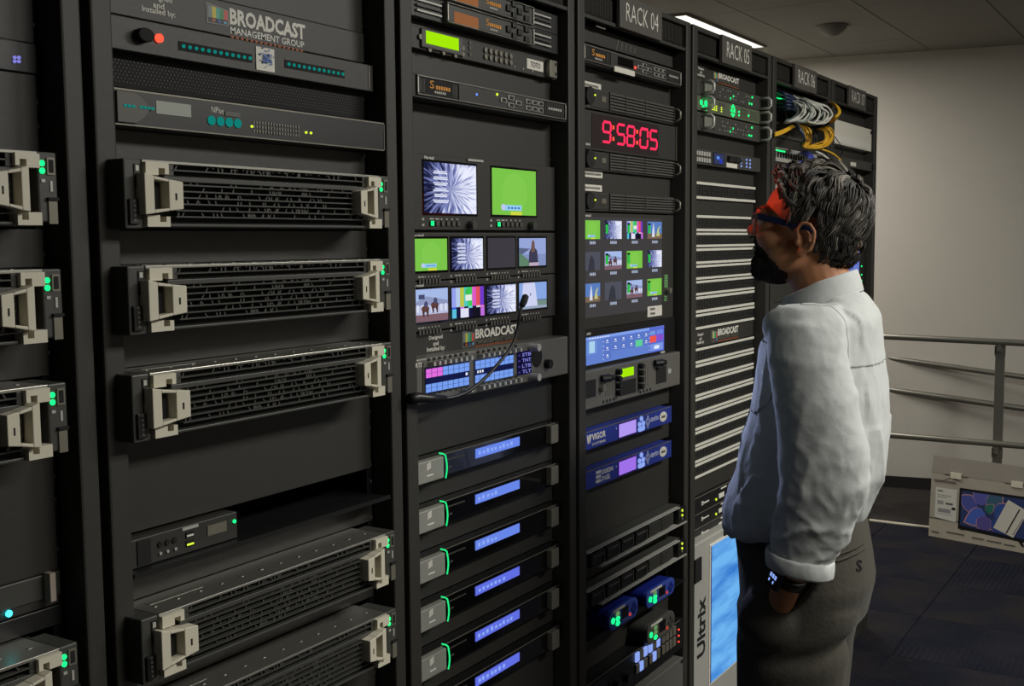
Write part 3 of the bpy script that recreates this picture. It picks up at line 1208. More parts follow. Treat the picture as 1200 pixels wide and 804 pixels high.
d.discs('teal_buttons', [(d.P(u, 475)[0], zb2) for u in (425, 460, 494, 527)], .0062, 'led_teal', px=False, proud=.002)
q = d.P(425, 428)
d.text('NPise', (q[0], d.P(472, 430)[0], q[1]-.004, q[1]+.004), px=False)
d.many('model_badge', [(d.P(478, 430)[0], d.P(535, 430)[0], q[1]-.006, q[1]+.000)], 'sign', px=False, stuff=False)
rs = []
x0_, x1_, zt_ = d.P(588, 470)[0], d.P(762, 480)[0], d.P(588, 472)[1]
for i in range(17):
    for j in range(3):
        x = x0_+(x1_-x0_)*i/16
        rs.append((x, x+.0022, zt_-.0035-j*.006, zt_-j*.006))
d.many('port_marks', rs, 'grey', px=False)
zy = d.P(690, 506)[1]
d.discs('signal_lights', [(d.P(582, 492)[0], zt_-.008), (d.P(794, 518)[0], zy), (d.P(813, 520)[0], zy)], .0018, 'led_yellow', px=False)
MB().box(d.x0, d.x1, d.y-.0008, d.y, d.z1-.002, d.z1).box(d.x0, d.x1, d.y-.0008, d.y, d.z0, d.z0+.0015).box(d.x1-.0015, d.x1, d.y-.0008, d.y, d.z0, d.z1).build('edge_trim', M['grey'], d.root)

# half-width headphone unit on a shelf
C8 = (130, 560, 3.294)
d = Dev(0, 'headphone_unit', 'small dark half-width unit with headphone sockets and a dim display', 'rack unit', 158, 633, 667, y=.02, x1=at(278, 615, .02)[0], span=False)
SPANS[0].append((d.z0-.004, d.z1+.003))
d.t = C8
zc = (d.z0+d.z1)/2
H = d.z1-d.z0
Xp = lambda u: d.P(u, 230)[0]
MB().box(Xp(98), Xp(150), d.y-.0015, d.y, d.z0+.003, d.z1-.003).build('speaker_mesh', M['dark'], d.root)
for u in (187, 215, 243):
    MB().disc(Xp(u), zc+.004, .0038, d.y-.002, d.y, 14).build('socket', M['dark'], d.root)
d.discs('socket_marks', [(Xp(187), zc-.008), (Xp(215), zc-.008), (Xp(246), zc-.008)], .0022, 'silver', px=False)
for dz in (.006, -.006):
    MB().box(Xp(288), Xp(318), d.y-.0015, d.y, zc+dz-.004, zc+dz+.004).build('usb_port', M['dark'], d.root)
    MB().box(Xp(290), Xp(316), d.y-.002, d.y-.0014, zc+dz-.0025, zc+dz).build('usb_tongue', M['led_yellow'] if dz < 0 else M['white'], d.root)
MB().box(Xp(372), Xp(446), d.y-.0012, d.y, zc-.004, zc+.010).build('display', M['grey'], d.root)
MB().box(Xp(276), Xp(338), d.y-.0008, d.y, zc+.013, zc+.017).build('label_strip', M['silver'], d.root)
d.discs('power_light', [(Xp(477), zc+.006)], .0026, 'led_green', px=False)
sh = thing('rack_shelf', 'open dark shelf beside the small headphone unit', 'shelf', (.04, .0, d.z0-.004))
MB().box(.039, .558, .0, .5, d.z0-.004, d.z0-.001).box(.039, .558, -.001, .001, d.z0-.006, d.z0+.001).build('shelf_plate', M['black'], sh)
MB().box(d.x1+.004, d.x1+.012, .05, .45, d.z0-.001, d.z1-.008).box(d.x1+.06, .52, .2, .42, d.z0-.001, d.z0+.02).build('shelf_divider', M['char'], sh)

# first rack (cut by the left edge): a few dark units
def dark_unit(k, px, t, b, label, name='dark_unit', **kw):
    return Dev(k, name, label, 'rack unit', px, t, b, body='gloss', **kw)


d = Dev(-1, 'router_unit', 'very dark unit with a small violet light at the top left', 'rack unit', 20, 48, 84, body='black')
d.discs('violet_lights', [(16.5, 67.5), (21.5, 67.5), (16.5, 72), (21.5, 72)], .002, 'violet')
d.box('edge_trim', (0, 45.5, 20, 48.5), 'grey', .001)
d = Dev(-1, 'cyan_light_unit', 'dark unit with one bright cyan light near the lower left', 'rack unit', 20, 724, 748, body='black')
x_, z_ = d.P(10, 719)
d.discs('cyan_light', [(x_, z_)], .004, 'cyan', px=False)
d = Dev(-1, 'handled_unit', 'dim dark unit with a brown end block above the cyan light', 'rack unit', 40, 677, 706, body='char')
d.box('end_block', (51, 671, 59, 702), 'handle_side', .012)

# ------------------------------------------------------------------ third rack
CA = (450, 0, 4.727)
CZ = (480, 0, 6.667)


def tuner(py_shift, label):
    """one-unit receiver: bars at both ends, a raised metal-rimmed bezel with display, logo and key cross"""
    d = Dev(1, 'receiver', label, 'rack unit', 486, -9+py_shift, 19+py_shift, y=.02, body='black')
    Z0, Z1 = d.z0, d.z1
    H = Z1-Z0
    X = lambda px: at(px, 30, d.y)[0]
    xa, xb = X(519.5), X(621)
    rim = MB().box(xa, xb, d.y-.0105, d.y, Z1-.0045, Z1-.0025).box(xa, xb, d.y-.0105, d.y, Z0+.0025, Z0+.0045).box(xa, xa+.0025, d.y-.0105, d.y, Z0+.0045, Z1-.0045).box(xb-.0025, xb, d.y-.0105, d.y, Z0+.0045, Z1-.0045)
    rim.build('bezel_rim', M['steel'], d.root, bevel=.0008)
    f = MB().box(xa+.003, xb-.003, d.y-.008, d.y-.005, Z0+.005, Z1-.005).build('bezel', M['char'], d.root, bevel=.002)
    MB().box(X(528), X(556), d.y-.0088, d.y-.008, Z0+.10*H, Z0+.62*H).build('display', M['lcd_orange'], f)
    put_text(MB(), 'S', X(565), X(569), Z0+.4*H, Z0+.72*H, d.y-.0086).build('logo', M['logo_orange'], f)
    mb = MB()
    for i in range(6):
        mb.box(X(569.5+i*2.3), X(571.2+i*2.3), d.y-.0086, d.y-.008, Z0+.4*H, Z0+.56*H)
    mb.build('logo_letters', M['logo_orange'], f, stuff=True)
    mb = MB()
    for i in range(6):
        mb.box(X(570+i*1.5), X(571+i*1.5), d.y-.0086, d.y-.008, Z0+.24*H, Z0+.32*H)
    mb.build('model_letters', M['silver'], f, stuff=True)
    for (u, v) in ((591, .5), (597.5, .78), (597.5, .24), (604, .5), (612, .74), (612, .26)):
        MB().box(X(u-2.4), X(u+2.4), d.y-.012, d.y-.008, Z0+(v-.15)*H, Z0+(v+.15)*H).build('key', M['black'], f, bevel=.001)
    for (a, b) in ((487, 516), (622, 644)):
        MB().box(X(a)-.001, X(b)+.004, d.y-.001, d.y, Z1-.003, Z1-.0015).box(X(a)-.001, X(b)+.004, d.y-.001, d.y, Z0+.0015, Z0+.003).build('end_frame', M['char'], d.root)
        for v in (.72, .5, .28):
            MB().box(X(a), X(b), d.y-.004, d.y, Z0+v*H-.0016, Z0+v*H+.0016).build('end_bar', M['silver'] if v != .5 else M['char'], d.root)
    return d


M['lcd_orange'] = emis('orange_lcd', lin((150, 98, 62)), .85)
M['logo_orange'] = mat('orange_print_light', lin((225, 150, 50)), .6)
tuner(0, 'receiver with orange display directly above the lime-green display unit')
tuner(-27.6, 'upper receiver, its top cut off by the edge of the picture')

# unit with the lime-green display
d = Dev(1, 'modulator', 'black unit with a bright lime-green display and a white name label', 'rack unit', 483, 29.5, 55.4, y=.025, body='panel')
H = d.z1-d.z0
X = lambda px: at(px, 50, d.y)[0]
fr = MB().box(X(492), X(540), d.y-.005, d.y, d.z0+.08*H, d.z0+.98*H).build('display_frame', M['sign'], d.root, bevel=.004)
MB().box(X(496.5), X(534.5), d.y-.0058, d.y-.005, d.z0+.30*H, d.z0+.88*H).build('display', M['lcd_green'], fr)
for (u, v) in ((491, .55), (541, .5), (541, .2), (502, .06), (518, .06), (532, .06)):
    MB().disc(X(u), d.z0+v*H, .0045, d.y-.004, d.y, 10).build('key', M['grey'], d.root)
for j in range(2):
    for i in range(6):
        MB().disc(X(568+i*5.9), d.z0+(.70-.33*j)*H, .0052, d.y-.003, d.y, 10).build('key', M['grey'], d.root)
for v in (.85, .6, .3):
    MB().disc(X(550), d.z0+v*H, .004, d.y-.002, d.y, 8).build('key', M['sign'], d.root)
d.discs('signal_lights', [(X(u), d.z0+.2*H) for u in (602, 612, 623)], .0013, 'white', px=False)
st = MB().box(X(617), X(636), d.y-.001, d.y, d.z0+.28*H, d.z0+.82*H).build('white_label', M['label'], d.root)
put_text(MB(), 'TOTO', X(621), X(632.5), d.z0+.4*H, d.z0+.7*H, d.y-.0014, bold=.01).build('lettering', M['dark'], st)
br = MB().box(X(638.5), X(647), d.y-.012, d.y, d.z0+.02*H, d.z0+.98*H).build('silver_bracket', M['grey'], d.root, bevel=.002)
for v in (.25, .78):
    MB().disc(X(645), d.z0+v*H, .0035, d.y-.0126, d.y-.012, 10).build('screw_hole', M['dark'], br)


def audio_box(k, px, t, b, y, label, tl, kind):
    """low black unit with a silver rimmed front, logo grille, arrow keys and six keys"""
    d = Dev(k, 'signal_converter', label, 'rack unit', px, t, b, y=y, body='black', x1=k*RP+.556)
    H = d.z1-d.z0
    W = d.x1-d.x0
    X = lambda f: d.x0+W*f
    Z = lambda f: d.z0+H*f
    rim = MB()
    rim.box(X(.02), X(.99), d.y-.004, d.y, Z(.90), Z(.97)).box(X(.02), X(.99), d.y-.004, d.y, Z(.12), Z(.18)).box(X(.02), X(.028), d.y-.004, d.y, Z(.18), Z(.9)).box(X(.982), X(.99), d.y-.004, d.y, Z(.18), Z(.9))
    rim.build('front_rim', M['steel'], d.root, bevel=.001)
    MB().box(X(.028), X(.25), d.y-.002, d.y, Z(.18), Z(.9)).build('logo_plate', M['dark'], d.root)
    g = MB()
    for i in range(5):
        for a in (.032, .215):
            g.box(X(a+i*.006), X(a+i*.006+.003), d.y-.003, d.y-.002, Z(.24), Z(.84))
    g.build('grille_slots', M['char'], d.root, stuff=True)
    put_text(MB(), 'S', X(.088), X(.112), Z(.48), Z(.82), d.y-.0026).build('logo', M['logo_orange'], d.root)
    g = MB()
    for i in range(6):
        g.box(X(.122+i*.014), X(.132+i*.014), d.y-.0026, d.y-.002, Z(.48), Z(.64))
    g.build('logo_letters', M['logo_orange'], d.root, stuff=True)
    g = MB()
    for i in range(6):
        g.box(X(.115+i*.011), X(.122+i*.011), d.y-.0026, d.y-.002, Z(.3), Z(.40))
    g.build('model_letters', M['silver'], d.root, stuff=True)
    MB().box(X(.255), X(.82), d.y-.0025, d.y, Z(.18), Z(.9)).build('key_plate', M['panel'], d.root)
    if kind == 'display':
        MB().box(X(.32), X(.47), d.y-.0032, d.y-.0024, Z(.34), Z(.82)).build('display', M['gloss'], d.root)
    def key(u, v, ru=.02, rv=.11):
        kq = MB().box(X(u-ru), X(u+ru), d.y-.005, d.y-.002, Z(v-rv), Z(v+rv)).build('key', M['silver'], d.root, bevel=.0008)
        MB().box(X(u-ru*.7), X(u+ru*.7), d.y-.0056, d.y-.005, Z(v-rv*.7), Z(v+rv*.7)).build('key_cap', M['black'], kq)
    for (u, v) in ((.53, .54), (.58, .72), (.58, .36), (.63, .54)):
        key(u, v)
    for j in range(2):
        for i in range(3):
            key(.70+i*.045, .70-.32*j, .018)
    MB().box(X(.825), X(.975), d.y-.002, d.y, Z(.18), Z(.9)).build('grille_plate', M['dark'], d.root)
    g = MB()
    for i in range(14):
        g.box(X(.83+i*.0104), X(.83+i*.0104+.004), d.y-.003, d.y-.002, Z(.22), Z(.86))
    g.build('grille_slots', M['char'], d.root, stuff=True)
    g = MB()
    for i in range(10):
        g.box(X(.85+i*.0105), X(.857+i*.0105), d.y-.0036, d.y-.003, Z(.5), Z(.62))
    g.build('maker_letters', M['silver'], d.root, stuff=True)
    if kind == 'lights':
        d.discs('blue_light', [(X(.36), Z(.58))], .0022, 'led_blue', px=False, base=.002)
        d.discs('green_light', [(X(.49), Z(.76))], .0026, 'led_yellow', px=False, base=.002)
    else:
        d.discs('red_light', [(X(.49), Z(.45))], .0032, 'led_red', px=False, base=.002)
    return d


audio_box(1, 488, 86.3, 114, .0, 'silver-rimmed black unit with logo and arrow keys above the two large monitors', None, 'lights')


# ---- monitors
def monitor(px, t, b, label, screens, y=.03):
    d = Dev(1, 'rack_monitor', label, 'monitor', px, t, b, y=y, body='panel', depth=.06, body_name='housing')
    return d


CM = (450, 160, 5.4545)
CN = (450, 260, 5.4545)
YM = .03


def bezel_of(d, q):
    e = .004
    MB().box(q[0]-e, q[1]+e, d.y-.0008, d.y, q[2]-e, q[3]+e).build('screen_bezel', M['gloss'], d.root)


def keys_row(d, q, n, lit):
    mb = MB()
    W = q[1]-q[0]
    for i in range(n):
        x = q[0]+W*(.1+.075*1.35*i)
        mb.box(x, x+W*.055, d.y-.003, d.y, q[2]-.022, q[2]-.014)
    mb.build('control_keys', M['sign'], d.root, stuff=True)
    mb = MB()
    for i in range(n):
        x = q[0]+W*(.1+.075*1.35*i)
        mb.box(x, x+W*(.075 if i < 2 else .03), d.y-.0006, d.y, q[2]-.0115, q[2]-.009)
    mb.box(q[0]-W*.04, q[0], d.y-.0006, d.y, q[2]-.013, q[2]-.009)
    mb.box(q[0]-W*.04, q[0], d.y-.0006, d.y, q[2]-.023, q[2]-.019)
    mb.build('key_legends', M['silver'], d.root, stuff=True)
    if lit:
        x = q[0]+W*.1
        MB().box(x, x+W*.055, d.y-.0034, d.y-.003, q[2]-.022, q[2]-.014).build('lit_key', M['led_green'], d.root)
        MB().tube([(q[0]+W*.86, d.y, q[2]-.02), (q[0]+W*.86, d.y-.013, q[2]-.02)], .008, 16).build('knob', M['char'], d.root)


d = monitor(487, 180, 269.5, 'two-screen rack monitor, green picture on its right screen', 2)
q1 = (at(496.3, 220, YM)[0], at(557.4, 220, YM)[0], at(527, 250.8, YM)[1], at(527, 191.6, YM)[1])
q2 = (at(576, 220, YM)[0], at(627.3, 220, YM)[0], at(602, 251.6, YM)[1], at(602, 199.2, YM)[1])
zz0, zz1 = (q1[2]+q2[2])/2, (q1[3]+q2[3])/2
q1 = (q1[0], q1[1], zz0, zz1)
q2 = (q2[0], q2[1], zz0, zz1)
for q in (q1, q2):
    bezel_of(d, q)
streak_screen(d, q1)
green_screen(d, q2)
keys_row(d, q1, 6, True)
keys_row(d, q2, 6, True)
put_text(MB(), 'Marshall', at(497, 185, YM)[0], at(508, 185, YM)[0], at(500, 186.5, YM)[1], at(500, 182.8, YM)[1], d.y-.0007, bold=.02).build('lettering', M['white'], d.root)
MB().box(at(547, 187, YM)[0], at(565, 187, YM)[0], d.y-.003, d.y, d.z1-.004, d.z1+.0).build('label_strip', M['silver'], d.root)


def quad_monitor(t, b, label, xs, zpx, contents):
    d = monitor(487, t, b, label, 4)
    for (xa, xb), (py0, py1), f in zip(xs, zpx, contents):
        m_ = (xa+xb)/2
        q = (at(xa, py0, YM)[0], at(xb, py0, YM)[0], at(m_, py1, YM)[1], at(m_, py0, YM)[1])
        bezel_of(d, q)
        if f is None:
            p = Pic(d, q, .0012)
            p.rect(0, 0, 1, 1, (62, 60, 66))
            p.build('blank_screen')
        else:
            f(d, q)
        keys_row(d, q, 7, False)
    xs0 = xs[0][0]
    put_text(MB(), 'Marshall', at(482, t, YM)[0], at(496, t, YM)[0], at(492, t+5.2, YM)[1], at(492, t+1.8, YM)[1], d.y-.0007, bold=.02).build('lettering', M['white'], d.root)
    return d


quad_monitor(272.5, 329.5, 'upper four-screen monitor, green picture at left and one screen blank',
             ((485, 523), (528.5, 565), (571, 603), (607.7, 639)), ((279.8, 317.2), (279.4, 315.5), (279, 313.6), (279.2, 311.5)), (green_screen, streak_screen, None, beach_screen))
quad_monitor(331, 389.5, 'lower four-screen monitor showing colour bars and a pale tower',
             ((485, 524), (528.5, 566), (570, 603.7), (607.7, 639.8)), ((338.5, 376.5), (336.5, 371.5), (334, 366.5), (331, 361.5)), (stadium_screen, bars_screen, streak_screen, tower_screen))

# ---- brand plate of the third rack
CI = (480, 380, 6.667)
d = Dev(1, 'brand_plate', 'black BROADCAST plate between the small monitors and the silver intercom', 'panel', 489, 391, 419, depth=.004)
d.t = CI
zt, zb = d.z1, d.z0
x_ = lambda u: d.P(u, 100)[0]
ic = (x_(410), x_(505))
H = zt-zb


def brand_flat(d, xi0, xi1, xw0, xw1, des, dz=0.):
    H = d.z1-d.z0
    Z = lambda v: d.z0+H*v
    q = (xi0, xi1, Z(.12), Z(.88))
    p = Pic(d, q, .0006)
    p.poly([(0, 0), (1, .06), (1, .8), (0, 1)], (120, 124, 124))
    p.poly([(.06, .06), (.94, .1), (.94, .76), (.06, .92)], (20, 20, 22))
    for i, c in enumerate(((120, 130, 130), (205, 190, 60), (70, 170, 150), (60, 140, 90), (205, 75, 70))):
        a, b = .08+i*.172, .08+(i+1)*.172
        p.poly([(a, .3), (b, .3), (b, .9-.15*b), (a, .9-.15*a)], c)
    for i, c in enumerate(((200, 90, 40), (60, 100, 190), (90, 170, 200))):
        p.ell(.3+i*.26, .18, .08, .06, c)
    p.build('logo_print', m='paint')
    put_text(MB(), 'BROADCAST', xw0, xw1, Z(.44), Z(.88), d.y-.0006, bold=.035).build('lettering', M['white'], d.root)
    put_text(MB(), 'MANAGEMENT GROUP', xw0, xw1, Z(.2), Z(.4), d.y-.0006, bold=.01).build('lettering', M['grey'], d.root)
    mb = MB()
    for i in range(16):
        a = xw0+(xw1-xw0)*(i+.1)/16
        mb.box(a, a+(xw1-xw0)*.6/16, d.y-.0006, d.y, Z(.07), Z(.14))
    mb.build('strapline', M['orange'], d.root, stuff=True)
    if des:
        m_ = (des[0]+des[1])/2
        w_ = (des[1]-des[0])/2
        for s_, f, v0, v1 in (('Designed', .75, .62, .84), ('and', .3, .40, .58), ('Installed by:', 1., .12, .36)):
            put_text(MB(), s_, m_-w_*f, m_+w_*f, Z(v0), Z(v1), d.y-.0006, bold=.015).build('lettering', M['white'], d.root)


brand_flat(d, x_(410), x_(505), x_(512), x_(846), (x_(132), x_(272)))

# ---- intercom panel
d = Dev(1, 'intercom_panel', 'silver two-unit intercom panel with blue button screens and a round speaker', 'intercom', 489.5, 421, 475.5, y=.0, body='silver_dim', depth=.15, bevel=.003)
d.t = CI
H = d.z1-d.z0
Z = lambda v: d.z0+H*v
X = lambda u: d.P(u, 350)[0]
for (u0, u1, pink) in ((120, 458, True), (507, 803, False)):
    q = (X(u0), X(u1), Z(.24), Z(.76))
    MB().box(q[0]-.003, q[1]+.003, d.y-.001, d.y, q[2]-.003, q[3]+.003).build('screen_bezel', M['gloss'], d.root)
    p = Pic(d, q, .0012)
    p.rect(0, 0, 1, 1, (20, 26, 70))
    for (v0, v1) in ((.0, .36), (.62, 1.)):
        n_ = 8
        for i in range(n_):
            for j in range(2):
                va, vb = v0+(v1-v0)*j/2, v0+(v1-v0)*(j+1)/2
                c = (118, 158, 240)
                if pink and v0 > .5 and i < 3:
                    c = (225, 110, 225)
                p.rect(i/n_, va, (i+1)/n_-.008, vb-.012, c)
    for i in range(3):
        p.rect((.9 if pink else .03+i*.06), .44, (.95 if pink else .07+i*.06), .56, (220, 225, 245))
    p.build('button_screen')
qk = (X(838), X(948), Z(.22), Z(.80))
p = Pic(d, qk, .0012)
p.rect(0, 0, 1, 1, (18, 14, 50))
for j in range(4):
    p.rect(.06, .08+j*.24, .2, .16+j*.24, (60, 55, 120))
p.build('key_screen')
for j, s_ in enumerate(('TLT', 'LTB', 'TNT', 'STB')):
    put_text(MB(), s_, qk[0]+(qk[1]-qk[0])*.32, qk[0]+(qk[1]-qk[0])*.95, Z(.22)+(.58*H)*(.05+.24*j), Z(.22)+(.58*H)*(.2+.24*j), d.y-.002, bold=.02).build('key_lettering', M['violet'], d.root)
spx = (X(955)+X(1030))/2
MB().disc(spx, Z(.60), (X(1030)-X(955))/2, d.y-.002, d.y, 28, rz=.26*H).build('speaker', M['dark'], d.root)
for v in (.87, .13):
    MB().tube([(X(940), d.y, Z(v)), (X(940), d.y-.022, Z(v))], .0075, 16).build('knob', M['silver'], d.root)
    for i in range(8):
        for u0 in (155, 540):
            if v < .5 and u0 == 155 and i < 6:
                continue
            x = X(u0+i*42)
            MB().box(x-.003, x+.003, d.y-.012, d.y, Z(v)-.004, Z(v)+.003).build('lever_key', M['silver'], d.root)
    sl = MB()
    for i in range(8):
        for u0 in (155, 540):
            x = X(u0+i*42)
            sl.box(x-.006, x+.002, d.y-.0008, d.y, Z(v)+.004, Z(v)+.009)
    sl.build('lever_slots', M['dark'], d.root, stuff=True)
MB().tube([(X(1065), d.y, Z(.38)), (X(1065), d.y-.012, Z(.38))], .009, 14).build('headset_socket', M['dark'], d.root)
MB().box(X(100), X(106), d.y-.002, d.y, Z(.12), Z(.9)).build('front_seam', M['sign'], d.root)
put_text(MB(), 'RTS', X(45), X(95), Z(.82), Z(.92), d.y-.0008, bold=.02).build('lettering', M['white'], d.root)

# ---- gooseneck microphone plugged into the intercom's left end
mic = thing('gooseneck_microphone', 'black gooseneck microphone arching across the silver intercom', 'microphone', (at(495, 466, -.01)[0], -.0, at(495, 466, -.01)[1]))
pts = []
for (px, py, y) in ((489, 466, -.012), (505, 467, -.022), (522, 467, -.03), (537, 464, -.036), (552, 456.5, -.042), (568.5, 443, -.047), (585, 425, -.052), (600, 405, -.056), (606.5, 385, -.058), (608.5, 370, -.06), (611, 360, -.061)):
    x, z = at(px, py, y)
    pts.append((x, y, z))
n_ = len(pts)
sm = []
for i in range(n_-1):
    a, b, c, e = [Vector(pts[max(0, min(n_-1, j))]) for j in (i-1, i, i+1, i+2)]
    for t in (0, .25, .5, .75):
        sm.append(.5*((2*b)+(-a+c)*t+(2*a-5*b+4*c-e)*t*t+(-a+3*b-3*c+e)*t**3))
sm.append(Vector(pts[-1]))
MB().tube(sm, .0032, 10).build('gooseneck', M['black'], mic, smooth=True)
MB().tube([Vector(sm[0])-Vector((.02, -.0, 0)), sm[0], sm[3], sm[8]], [.0095, .0095, .008, .0055], 14).build('plug', M['black'], mic, smooth=True)
x1, z1 = at(611, 360, -.061)
x2, z2 = at(616, 347, -.062)
MB().tube([(x1, -.061, z1), (x1*.8+x2*.2, -.061, z1*.8+z2*.2), ((x1+x2)/2, -.062, (z1+z2)/2), (x2, -.062, z2), (x2+.0012, -.062, z2+.003)], [.0036, .006, .0066, .0062, .002], 14).build('capsule', M['dark'], mic, smooth=True)

# ---- six silver-ended processors
ORD = ('topmost', 'second', 'third', 'fourth', 'fifth', 'lowest')
for i, (t, b, lcd) in enumerate(((539.7, 567, 525), (597.4, 624.5, 578), (655.5, 683, 632), (713.3, 740, 685), (770.6, 798, 738), (828, 855, 785))):
    d = Dev(1, 'audio_processor', ORD[i]+' of the six black units with blue display and green-lit silver end', 'rack unit', 491, t, b, y=.015, body='gloss', group='audio processors with blue displays')
    H = d.z1-d.z0
    Z = lambda v: d.z0+H*v
    X = lambda px: at(px, 560, d.y)[0]
    e = MB().box(d.x0-.001, X(514), d.y-.012, d.y, d.z0+.001, d.z1-.001).build('silver_end', M['plate'], d.root, bevel=.002)
    mk = MB()
    for j in range(3):
        x = X(493.5)
        mk.prism([(x, Z(.56+j*.1)), (x+.012, Z(.64+j*.1)), (x+.012, Z(.70+j*.1)), (x, Z(.62+j*.1))], d.y-.0126, d.y-.012)
    mk.box(X(493.5), X(501), d.y-.0126, d.y-.012, Z(.3), Z(.36))
    mk.build('maker_mark', M['white'], e, stuff=True)
    MB().tube([(X(515), d.y, d.z1+.003), (X(515.3), d.y-.008, d.z1+.0025)]+[(X(515.6), d.y-.0125-.003*math.sin(math.pi*t/8), d.z1+(d.z0-d.z1)*t/8) for t in range(9)], .0014, 8).build('green_light_strip', M['led_strip'], d.root, smooth=True)
    MB().box(X(521), X(544), d.y-.001, d.y, Z(.66), Z(.72)).build('display_slot', M['char'], d.root)
    mk = MB()
    mk.box(X(523), X(525), d.y-.0008, d.y, Z(.25), Z(.33)).box(X(526), X(529), d.y-.0008, d.y, Z(.3), Z(.37))
    mk.build('symbols', M['sign'], d.root, stuff=True)
    xa, xb = at(556.5, lcd, d.y)[0], at(608.5, lcd, d.y)[0]
    q = (xa, xb, Z(.36), Z(.80))
    p = Pic(d, q, .001)
    base = (104, 134, 232) if i < 3 else (96, 110, 226)
    p.rect(0, 0, 1, 1, base)
    rr = random.Random(20+i)
    for j in range(rr.choice((5, 7, 9))):
        u = .05+.09*j+rr.uniform(0, .02)
        p.rect(u, .3, u+.05, .55+rr.uniform(0, .2), (140, 170, 245))
    p.build('display')
    MB().box(d.x0, d.x1-.03, d.y-.001, d.y, d.z1-.0015, d.z1-.0).build('top_edge', M['grey'], d.root)
    MB().box(X(639.5), X(648), d.y-.014, d.y, Z(.04), Z(.98)).build('silver_bracket', M['grey'], d.root, bevel=.002)

# ------------------------------------------------------------------ fourth rack
d = audio_box(2, 687, 51.5, 73.5, .01, 'silver-rimmed black unit with a red light under the sign RACK 04', None, 'display')
H = d.z1-d.z0
MB().box(at(717, 80, d.y)[0], at(740.6, 80, d.y)[0], d.y-.007, d.y-.004, d.z0-.004, d.z0+.2*H).build('white_label', M['label'], d.root)
d = Dev(2, 'brand_plate', 'dark plate with a slanted grey emblem above the silver-rimmed unit', 'panel', 687, 34, 49, y=.034, depth=.003)
X = lambda px: at(px, 50, d.y)[0]
zz = (d.z0+d.z1)/2
mb = MB()
for (px, dx, s_) in ((722, .012, 1.), (728, .006, .8), (733, .006, .75), (738, .006, .6), (743, .006, .5)):
    x = X(px)
    h_ = .013*s_
    mb.prism([(x-.003, zz-h_), (x+.002, zz-h_), (x+dx+.002, zz+h_), (x+dx-.003, zz+h_)], d.y-.0006, d.y)
mb.build('emblem', M['sign_light'], d.root, stuff=True)
MB().box(X(689), X(700), d.y-.02, d.y-.018, d.z1+.004, d.z1+.007).build('hanging_wire', M['grey'], d.root)


def label_tape(k, px0, px1, py0, py1, text, label):
    y = E_-.001
    m_ = (px0+px1)/2
    x0, x1, z1, z0 = at(px0, py0, y)[0], at(px1, py0, y)[0], at(m_, py0, y)[1], at(m_, py1, y)[1]
    t = thing('label_tape', label, 'label', (x0, y, z0))
    b = MB().box(x0, x1, y-.0008, y, z0, z1).build('tape', M['label'], t)
    mb = MB()
    rr = random.Random(int(px0*7+py0))
    x = x0+.006
    while x < x1-.012:
        w_ = rr.uniform(.002, .004)
        mb.box(x, x+w_, y-.0010, y-.0008, z0+(z1-z0)*.32, z0+(z1-z0)*.66)
        x += w_+.0015
    mb.build('small_print', M['char'], t, stuff=True)


label_tape(2, 682, 704, 96.5, 104.5, '', 'white label tape on the panel above the topmost vented switch')
label_tape(2, 682, 705.6, 200, 208, '', 'white label tape just below the red clock and second vented switch')
label_tape(2, 682, 705, 216.5, 224, '', 'white label tape just above the lowest vented switch')


def vented_switch(t, b, label):
    d = Dev(2, 'vented_switch', label, 'rack unit', 687, t, b, y=.03, body='char', group='vented switches around the clock')
    H = d.z1-d.z0
    X = lambda px: at(px, 180, d.y)[0]
    Z = lambda v: d.z0+H*v
    MB().tube([(X(683), d.y, Z(.5)), (X(683), d.y-.02, Z(.5))], .019, 24).build('fan_cap', M['dark'], d.root)
    MB().box(X(692), X(713), d.y-.002, d.y, Z(.08), Z(.94)).build('left_block', M['panel'], d.root, bevel=.001)
    MB().box(X(704), X(709), d.y-.003, d.y-.002, Z(.42), Z(.68)).build('badge', M['grey'], d.root)
    MB().box(X(714), d.x1-.002, d.y-.0008, d.y, Z(.06), Z(.96)).build('vent_recess', M['dark'], d.root)
    for i in range(6):
        MB().box(X(714), d.x1-.002, d.y-.004, d.y, Z(.10+i*.15), Z(.10+i*.15+.075)).build('vent_bar', M['sign'], d.root)
    for px in (713, 731.5, 754.5):
        MB().box(X(px), X(px)+.003, d.y-.005, d.y, Z(.06), Z(.96)).build('vent_post', M['char'], d.root)
    x = 2*RP+.552
    MB().tube([(x, d.y, Z(.82)), (x, d.y-.014, Z(.8)), (x+.001, d.y-.02, Z(.66)), (x+.001, d.y-.02, Z(.34)), (x, d.y-.014, Z(.2)), (x, d.y, Z(.18))], .003, 8).build('right_handle', M['grey'], d.root, smooth=True)
    d.discs('power_light', [(X(687), Z(.55))], .002, 'led_yellow', px=False, base=.021)
    return d


vented_switch(101, 126, 'topmost vented switch, above the red digital clock')
vented_switch(175.5, 198.5, 'vented switch directly below the red digital clock')
vented_switch(224.5, 247, 'lowest vented switch, right above the twelve-picture monitor')

# ---- clock
CL = (660, 110, 5.743)
d = Dev(2, 'digital_clock', 'wide black clock showing 9:58:05 in glowing red digits', 'clock', 686, 128, 174.5, y=.025, body='panel')
d.t = CL
H = d.z1-d.z0
X = lambda u: d.P(u, 290)[0]
Z = lambda v: d.z0+H*v
MB().box(X(190), X(640), d.y-.001, d.y, Z(.06), Z(.94)).build('clock_window', M['clockface'], d.root)
SEG = {'9': 'abcdfg', '5': 'acdfg', '8': 'abcdefg', '0': 'abcdef'}


